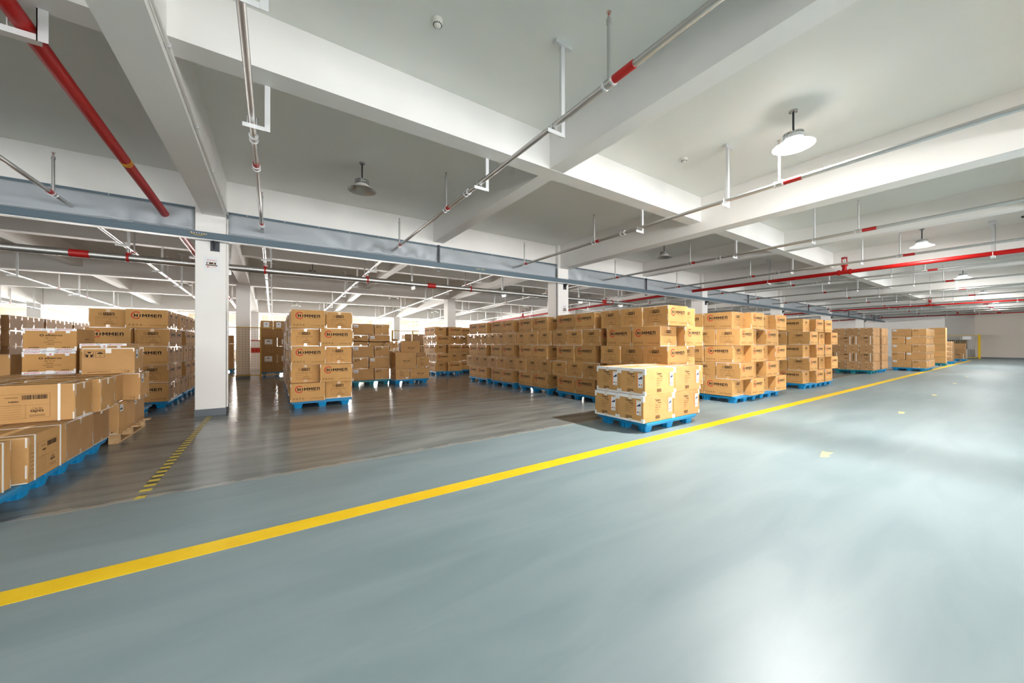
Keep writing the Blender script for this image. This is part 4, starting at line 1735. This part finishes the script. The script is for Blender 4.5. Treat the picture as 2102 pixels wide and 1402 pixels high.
# shoe cartons with white tape on the blue pallet by the yellow line
pallet(5.08, 3.63, 1.30, .93, 'blue', 'blue plastic pallet under the four white-taped cartons by the yellow line')
for l in range(2):
    for i in range(2):
        for j in range(2):
            x = (4.375 if l == 0 else 4.43) + .367 + i * .742
            y = (3.180 if l == 0 else 3.190) + .23 + j * .462
            lab = f'white-taped shoe carton with orange label, {["bottom", "top"][l]} layer, {["front", "rear"][j]} {["left", "right"][i]}, by yellow line'
            spawn(carton('techpro', 0), (x, y, PZ + l * .3865), R(random.uniform(-.3, .3)), lab, 'white-taped cartons on the low pallet')

# cartons on the teal pallet beside the lone stack
G = 'cartons with pictograms and stickers'
TD = 'teal pallet stack right of lone stack'
for l in range(5):
    z = PZ + l * .352
    if l % 2 == 0:
        cells = [(2.03, 11.80, .62, .43), (2.67, 11.80, .46, .43)]
    else:
        cells = [(2.03, 11.80, .46, .43), (2.51, 11.80, .63, .43)]
    cells += [(2.03 + a, 12.25, .55, .62) for a in (0, .56)]
    for q, (x, y, w, d) in enumerate(cells):
        rot = (w < .5) or q > 1
        if q <= 1 and w < .5:
            c = carton('picto', l % 2, (.624, .424 + .03, .349))
            spawn(c, (x + w / 2, y + .315, z), math.pi / 2, f'pictogram carton, {LAYER[l]} layer, front {"left" if q == 0 else "right"}, {TD}', G)
        elif q <= 1:
            put('picto', x, y, z, w, d, .352, f'carton with white sticker, {LAYER[l]} layer, front {"left" if q == 0 else "right"}, {TD}', G, l % 2)
pallet(2.58, 12.22, 1.12, 1.0, 'teal', 'teal plastic pallet right of the lone front stack')
mb = MB()
pp = [(0, 0), (.3, .012), (.62, .02), (.9, .012), (1.13, .03)]
for k_ in range(2):
    for (a, b), (c, d) in zip(pp, pp[1:]):
        mb.box(a, -.004 + (0 if k_ == 0 else 0), -b - .011 - .0, c, .0, -b + .011, 'blackstrap')
mb.cyl((.95, -.006, -.03), (.84, -.012, -.13), .006, 'blackstrap', 6)
mb.cyl((.99, -.006, -.03), (.90, -.012, -.14), .006, 'blackstrap', 6)
tag(mb.build('strap_band', loc=(2.015, 11.775, 1.36)), 'loose black plastic strap around the cartons on the teal pallet', 'strap')

# BRYNJE stack
G = 'cartons with dark capital lettering'
BD = 'low pallet right of the teal stack'
z = PZ
spawn(carton('brynje', 0, (.62, .44, .325)), (3.20 + .22, 11.33 + .31, z), math.pi / 2, f'narrow side printed carton, bottom layer left, {BD}', G)
spawn(carton('brynje', 1, (.64, .44, .325)), (3.655 + .32, 11.33 + .22, z), 0, f'dark lettered carton, bottom layer right, {BD}', G)
spawn(carton('brynje', 2, (.66, .44, .535)), (3.19 + .33, 11.33 + .22, z + .328), 0, f'tall dark lettered carton, upper left, {BD}', G)
spawn(carton('brynje', 3, (.44, .43, .375)), (3.86 + .215, 11.33 + .22, z + .328), math.pi / 2, f'small side printed open carton, upper right, {BD}', G)
spawn(carton('brynje', 4, (.64, .30, .46)), (3.50 + .32, 11.80 + .15, z + .328 + .44), 0, f'dark lettered carton standing tallest at the rear, {BD}', G)
spawn(carton('brynje', 5, (.60, .36, .44)), (3.86, 11.80 + .18, z + .328), 0, f'half hidden carton in the rear row, {BD}', G)
spawn(carton('brynje', 6, (.28, .26, .29)), (3.12 + .16, 11.95, z + .328 + .538 + .06), math.pi / 2, f'small open carton leaning on top at the left, {BD}', G)
spawn(carton('brynje', 7, (.28, .40, .59)), (3.12 + .16, 12.02, z + .328), math.pi / 2, f'shadowed carton under the small open one, {BD}', G)
for (x, y, zz, w, a, lab) in ((3.32, 11.86, 1.31, .22, 25, 'raised cardboard flap of the small open carton'), (4.10, 11.58, .855, .36, 12, 'raised dark cardboard flap above the small side printed carton')):
    mb = MB()
    mb.box(-w / 2, -.003, 0, w / 2, .003, .13, 'kraft3')
    o = mb.build('cardboard_flap', loc=(x, y, zz))
    o.rotation_euler = (R(-8), R(a * .2), R(a))
    tag(o, lab, 'cardboard flap')
pallet(3.72, 11.80, 1.12, .95, 'blue', 'blue plastic pallet under the dark lettered cartons')

# plain brown cartons on the teal pallet farther along the aisle
G = 'plain brown cartons down the aisle'
for s, (x0, y0, col, nm) in enumerate([(20.45, 3.92, 'teal', 'first brown stack'), (21.72, 3.90, 'blue', 'second brown stack'), (23.0, 4.9, 'blue', 'third brown stack')]):
    for l in range(5):
        z = PZ + l * .353
        if l % 2 == 0:
            for i in range(2):
                for j in range(3):
                    if i == 1 and j > 0:
                        continue
                    put('plain', x0 + i * .53, y0 + j * .425, z, .52, .42, .352,
                        f'plain brown carton, {LAYER[l]} layer, {["left", "right"][i]} side, {["front", "centre", "rear"][j]}, {nm} down aisle', G, l % 2)
        else:
            for i in range(3):
                for j in range(2):
                    if i > 0 and j > 0:
                        continue
                    put('strapped', x0 + i * .35, y0 + j * .63, z, .34, .61, .352,
                        f'brown strapped carton, {LAYER[l]} layer, {["left", "centre", "right"][i]} {["front", "rear"][j]}, {nm} down aisle', G, l % 2)
    pallet(x0 + .55, y0 + .64, 1.12, 1.22, col, f'{col} plastic pallet under the {nm} down the aisle')
# stickered cartons
G = 'cartons with pictograms and stickers'
for s, (x0, y0, nm) in enumerate([(24.05, 2.93, 'stickered stack on yellow line'), (25.25, 2.95, 'stack right of stickered stack')]):
    for l in range(5):
        z = PZ + l * .354
        if l % 2 == 0:
            ysplit = [(0, .43), (.445, .62)]
        else:
            ysplit = [(0, .62), (.64, .43)]
        for j, (yo, d) in enumerate(ysplit):
            for i in range(2 if d > .5 else 2):
                w = .43 if d > .5 else .56
                if s == 1 and j > 0:
                    continue
                if i == 1 and j == 1:
                    continue
                dims = (.62, .43, .351) if d > .5 else (.56, .43, .351)
                c = carton('picto', l % 2, dims)
                rot = math.pi / 2 if d > .5 else 0
                spawn(c, (x0 + w / 2 + i * (w + .01), y0 + yo + d / 2, z), rot,
                      f'stickered carton, {LAYER[l]} layer, {["left", "right"][i]} {["front", "rear"][j]}, {nm}', G)
    pallet(x0 + .56, y0 + .55, 1.16, 1.06, 'blue', f'blue plastic pallet under the {nm}')
# orange lettering tower
for l in range(6):
    h = .352 if l != 4 else .20
    z = PZ + sum(.352 if q != 4 else .20 for q in range(l)) + .0005 * l
    put('orange', 30.75, 3.05, z, .50, .62, h, f'kraft carton with orange lettering, {["bottom", "second", "third", "fourth", "thin fifth", "topmost"][l]} in the tower', 'cartons with orange lettering', rot=True)
pallet(31.0, 3.36, .62, .70, 'teal', 'teal pallet under the tower of cartons with orange lettering')
# far stacks
for l in range(4):
    z = PZ + l * .30
    for i in range(2):
        put('plain', 34.0 + i * .48, 3.12, z, .46, .36, .30, f'small far carton beside the orange tower, {["bottom", "second", "third", "top"][l]} layer {["left", "right"][i]}', 'small far cartons', 1)
pallet(34.45, 3.32, 1.0, .55, 'blue', 'blue pallet under the small far cartons beside the orange tower')
for l in range(3):
    z = PZ + l * .36
    for i in range(1 if l != 1 else 2):
        put('strapped' if l == 0 else 'plain', 39.5 + (0 if l != 1 else 0), 3.05 + i * .42, z, .50, .82 if l != 1 else .41, .36,
            f'dark far carton near the yellow gate, {["bottom", "middle", "top"][l]} layer' + (f' {["front", "rear"][i]}' if l == 1 else ''), 'far cartons near the gate', 0)
for l in range(5):
    for i in range(2):
        put('plain', 39.5 + i * .5, 4.0, PZ + l * .36, .48, .50, .36, f'far carton behind the ones near the gate, {LAYER[l]} layer {["left", "right"][i]}', 'far cartons near the gate', 1)
pallet(39.85, 3.46, .9, .9, 'blue', 'blue pallet under the dark far cartons near the gate')
pallet(39.98, 4.45, 1.0, .7, 'blue', 'farthest blue pallet behind the dark far cartons near the gate')

# ------------------------------------------------------------------ near left pile
G = 'cartons in the near left pile'
HL = .386
Z1 = PZ
Z2 = Z1 + HL
Z3 = Z2 + HL


def pb(kind, x0, x1, y0, y1, z, h, label, var=0, rot=None):
    return put(kind, x0, y0, z, x1 - x0, y1 - y0, h, label, G, var, rot, jit=False)


pb('printbox', -2.15, -1.735, 3.95, 4.60, Z1, HL, 'nearest kraft carton at the left frame edge, low in the near pile')
pb('printbox', -2.09, -1.67, 4.655, 5.30, Z1, HL, 'kraft carton with two white straps facing right, bottom of near pile', 1)
pb('plain', -2.10, -1.675, 5.325, 5.945, Z1, HL, 'plain end-on carton just behind the strapped one, bottom of near pile', 2, False)
pb('plain', -2.10, -1.68, 5.96, 6.44, Z1, HL, 'last plain carton on the blue pallet, bottom of near pile', 3, False)
pb('printbox', -2.76, -2.12, 4.55, 4.97, Z1, HL, 'strapped carton in the inner column, front, bottom of near pile', 2)
pb('printbox', -2.76, -2.12, 4.985, 5.405, Z1, HL, 'strapped carton in the inner column, second, bottom of near pile', 0)
pb('printbox', -2.76, -2.12, 5.42, 5.84, Z1, HL, 'strapped carton in the inner column, third, bottom of near pile', 1)
pb('printbox', -2.76, -2.12, 5.855, 6.275, Z1, HL, 'strapped carton in the inner column, rear, bottom of near pile', 2)
pb('printbox', -2.80, -2.17, 3.95, 4.53, Z1, HL, 'strapped carton at the left frame edge beside the nearest one', 1)
pb('printbox', -2.31, -1.67, 5.49, 5.905, Z2, .368, 'kraft carton with big printed table and barcode, upper row front')
pb('printbox', -2.25, -1.61, 5.925, 6.345, Z2, .372, 'carton with taped end standing out, second in upper row', 1)
pb('picto', -2.31, -1.672, 6.365, 6.89, Z2, .368, 'carton with white sticker on its right end, third in upper row', 1, False)
pb('icon', -2.155, -1.515, 6.93, 7.355, Z2, .368, 'carton sticking out farthest right, end of the upper row', 1)
pb('printbox', -2.98, -2.33, 5.49, 5.905, Z2, .368, 'kraft carton cut by the left frame edge, upper row', 2)
pb('printbox', -2.98, -2.33, 5.925, 6.345, Z2, .368, 'carton behind the one at left frame edge, upper row', 0)
pb('printbox', -2.98, -2.33, 6.365, 6.89, Z2, .368, 'carton supporting the strapped one at far left, upper row', 1)
for q_, t_ in enumerate(('bottom', 'middle')):
    pb('printbox', -3.70, -3.05, 8.05, 8.47, PZ + q_ * .319, .318, f'strapped carton under the one at the left frame edge, {t_} of a farther pile', 1)
pb('printbox', -3.70, -3.05, 8.05, 8.47, PZ + .638, .368, 'white-strapped carton cut by the left frame edge, on a farther pile', 2)
pallet(-3.62, 8.5, 1.12, 1.1, 'blue', 'blue pallet under the farther pile at the left frame edge')
pb('icon', -2.82, -2.175, 6.93, 7.355, Z2, .368, 'hidden inner carton under the branded pair', 2)
pb('icon', -2.16, -1.70, 7.375, 7.90, Z2, .368, 'carton below the taller branded one, rear of the near pile', 3)
pb('icon', -2.82, -2.18, 7.375, 7.90, Z2, .368, 'inner rear carton below the branded pair', 4)
pb('picto', -2.12, -1.655, 6.67, 7.33, .130, .402, 'carton with white sticker resting on the wooden pallet', 2)
pb('picto', -2.12, -1.68, 7.345, 7.90, .130, .402, 'rear carton resting on the wooden pallet', 3)
pb('picto', -2.75, -2.14, 6.67, 7.25, .130, .402, 'inner front carton resting on the wooden pallet', 4)
pb('picto', -2.75, -2.14, 7.27, 7.90, .130, .402, 'inner rear carton resting on the wooden pallet', 5)
pb('icon', -2.035, -1.55, 6.84, 7.22, Z2 + .369, .345, 'carton with hands and umbrella pictograms on top of the near pile')
pb('albatros', -2.67, -2.205, 7.27, 7.87, Z2 + .369, .298, 'lower branded carton with red and white tape', 0, False)
pb('albatros', -2.665, -2.20, 7.275, 7.87, Z2 + .369 + .3, .300, 'upper branded carton with red and white tape', 0, False)
pb('albatros', -2.19, -1.735, 7.30, 7.87, Z2 + .369, .400, 'branded taped carton half hidden behind the pictogram carton', 1, False)
pallet(-2.235, 4.32, 1.08, 1.25, 'blue', 'nearest blue pallet at the left frame edge under the pile', ny=3)
pallet(-2.235, 5.72, 1.08, 1.44, 'blue', 'blue pallet under the near left pile, second one', ny=4)
# wooden pallet
r0 = empty('wooden_pallet', (-2.21, 7.25, 0))
tag(r0, 'pale wooden pallet sticking out under the sticker carton', 'pallet')
for i in range(7):
    m_ = MB()
    y = -.545 + i * .182
    m_.box(-.54, y, .108, .555 + (.05 if i in (3, 6) else 0), y + .10, .128, 'wood', bev=.002)
    reg(r0, m_.build('top_board'))
for x in (-.53, -.04, .45):
    m_ = MB()
    m_.box(x, -.545, 0, x + .09, .65, .018, 'wood', bev=.002)
    reg(r0, m_.build('bottom_board'))
    for y in (-.545, -.03, .55):
        m_ = MB()
        m_.box(x, y, .018, x + .09, y + .10, .088, 'wood', bev=.002)
        reg(r0, m_.build('block'))
    m_ = MB()
    m_.box(x, -.545, .088, x + .09, .65, .108, 'wood', bev=.002)
    reg(r0, m_.build('stringer_board'))
pallet(-2.46, 9.03, 1.06, 1.15, 'blue', 'empty blue pallet behind the near pile')

# dim stacks beyond the near pile, far left
G = 'dim cartons with glossy tape, far left'
for s, y0 in enumerate((11.35, 13.15, 14.75, 16.35, 17.95)):
    for l in range(5):
        for j in range(3):
            put('dark', -5.62, y0 + j * .50, PZ + l * .3635, .62, .49, .363,
                f'dim glossy-taped carton, {LAYER[l]} layer, {["front", "centre", "rear"][j]}, {ORD[s]} stack at far left', G, l % 3 if l % 3 != 1 else 0)
    pallet(-5.3, y0 + .75, 1.0, 1.36, 'blue', f'blue pallet under the {ORD[s]} dim stack at far left')


# ------------------------------------------------------------------ wire mesh fences, rear stacks, gate
def mesh_fence(name, p0, p1, z0, z1, posts, k, wk, label, cell=.075, cat='wire fence', wr=.0032, postdown=True):
    p0, p1 = Vector((*p0, 0)), Vector((*p1, 0))
    d = (p1 - p0)
    ln = d.length
    d.normalize()
    ang = math.atan2(d.y, d.x)
    r0 = empty(name, (p0.x, p0.y, 0), ang)
    tag(r0, label, cat)
    m_ = MB()
    t = .02
    m_.box(0, -t, z0, ln, t, z0 + .035, k)
    m_.box(0, -t, z1 - .035, ln, t, z1, k)
    m_.box(0, -t, z0 + .035, .03, t, z1 - .035, k)
    m_.box(ln - .03, -t, z0 + .035, ln, t, z1 - .035, k)
    reg(r0, m_.build('frame'))
    m_ = MB()
    n = int(ln / cell)
    for i in range(1, n):
        x = ln * i / n
        m_.box(x - wr, -wr, z0 + .03, x + wr, wr, z1 - .03, wk)
    n = int((z1 - z0) / cell)
    for i in range(1, n):
        z = z0 + (z1 - z0) * i / n
        m_.box(.02, -wr, z - wr, ln - .02, wr, z + wr, wk)
    reg(r0, m_.build('wire_mesh'))
    for x in posts:
        m_ = MB()
        m_.box(x - .025, -.025, 0, x + .025, .025, z1, k)
        m_.box(x - .06, -.06, 0, x + .06, .06, .01, k)
        reg(r0, m_.build('post'))
    return r0


mesh_fence('mesh_fence', (-2.6, 16.35), (.55, 16.35), .10, 1.90, (0.02, 1.05, 2.22, 3.12), 'ochresteel', 'wire', 'yellow framed wire mesh fence between second row column and lone stack', .09)
mesh_fence('mesh_fence', (4.6, 17.0), (6.6, 17.0), .10, 1.90, (.05, 1.0, 1.95), 'ochresteel', 'wire', 'yellow framed wire mesh fence far behind the dark lettered cartons', .09)
G = 'dim cartons behind the wire fence'
for l in range(6):
    n = 2 if l in (1, 3) else (1 if l < 5 else 3)
    xx = -.42
    ws = {0: [1.1], 1: [.56, .56], 2: [1.14], 3: [.56, .56], 4: [.80, .34], 5: [.42, .38, .40]}[l]
    for i, w in enumerate(ws):
        put('dark', xx, 17.4, PZ + l * .345, w, .55, .344, f'dim carton behind the fence left of lone stack, {["bottom", "second", "third", "fourth", "fifth", "top"][l]} layer, {ORD[i]}', G, 1 if l in (1, 3, 5) else 0, rot=False)
        xx += w + .01
pallet(.15, 17.75, 1.1, .9, 'blue', 'blue pallet behind the wire fence left of the lone stack')
for l in range(4):
    put('dark', -2.47, 20.4, PZ + l * .38, 1.0, .6, .379, f'dim carton seen between the two white columns, {["bottom", "second", "third", "top"][l]}', 'dim cartons between columns', 1, rot=False)
pallet(-1.98, 20.7, 1.1, .8, 'blue', 'blue pallet seen between the two white columns')
for l in range(5):
    for i in range(3):
        put('dark', 6.2 + i * .82, 20.2, PZ + l * .335, .78, .6, .334, f'pale dim carton behind the far wire fence, {LAYER[l]} layer, {ORD[i]} from left', 'cartons behind the far wire fence', 0, rot=False)
for i in range(2):
    pallet(6.85 + i * 1.25, 20.5, 1.15, .8, 'blue', f'blue pallet behind the far wire fence, {ORD[i]}')

# gate and things by the end wall
g0 = mesh_fence('wire_gate', (46.6, 2.95), (46.75, 4.65), .06, 1.86, (), 'yellowsteel', 'galvflat', 'yellow wire mesh gate with a small white sign in the end wall recess', .11, 'gate', .003)
m_ = MB()
m_.box(-.10, -.05, 0, -.01, .05, 1.90, 'yellowsteel')
m_.box(-.12, -.08, 0, .01, .08, .012, 'yellowsteel')
for z_ in (.35, 1.0, 1.6):
    m_.box(-.02, -.02, z_, .01, .02, z_ + .06, 'galvflat')
reg(g0, m_.build('gate_post'))
m_ = MB()
m_.box(.35, .022, 1.52, .80, .032, 1.78, 'paper')
reg(g0, m_.build('sign'))
m_ = MB()
m_.box(0, 0, 0, .3, .62, .72, 'plastic')
for q in range(8):
    m_.box(-.005, .03 + q * .075, .03, 0, .055 + q * .075, .69, 'galvflat')
o = m_.build('slatted_crate', loc=(47.3, 3.55, 0))
tag(o, 'pale slatted crate behind the wire gate', 'crate')
r0 = empty('barrier_rack', (47.84, 3.62, 0))
tag(r0, 'yellow and dark barred rack behind the wire gate', 'rack')
m_ = MB()
m_.box(0, 0, .0, .04, 1.0, 1.5, 'dark')
reg(r0, m_.build('panel'))
for q in range(9):
    m_ = MB()
    m_.box(-.03, .03 + q * .11, .5, 0, .055 + q * .11, 1.5, 'yellowsteel')
    reg(r0, m_.build('bar'))

# red hydrant cabinet seen through the fence
r0 = empty('hydrant_cabinet', (-1.0, 22.1, 0))
tag(r0, 'red hose cabinet on a low white wall seen through the wire fence', 'cabinet')
m_ = MB()
m_.box(0, 0, .83, 1.1, .3, 1.47, 'redpipe', bev=.01)
reg(r0, m_.build('body'))
m_ = MB()
m_.box(.06, -.02, 1.08, 1.04, 0, 1.42, 'galvflat')
reg(r0, m_.build('door'))
m_ = MB()
m_.box(-.1, -.1, .0, 1.2, .35, .83, 'paint')
reg(r0, m_.build('plinth'))
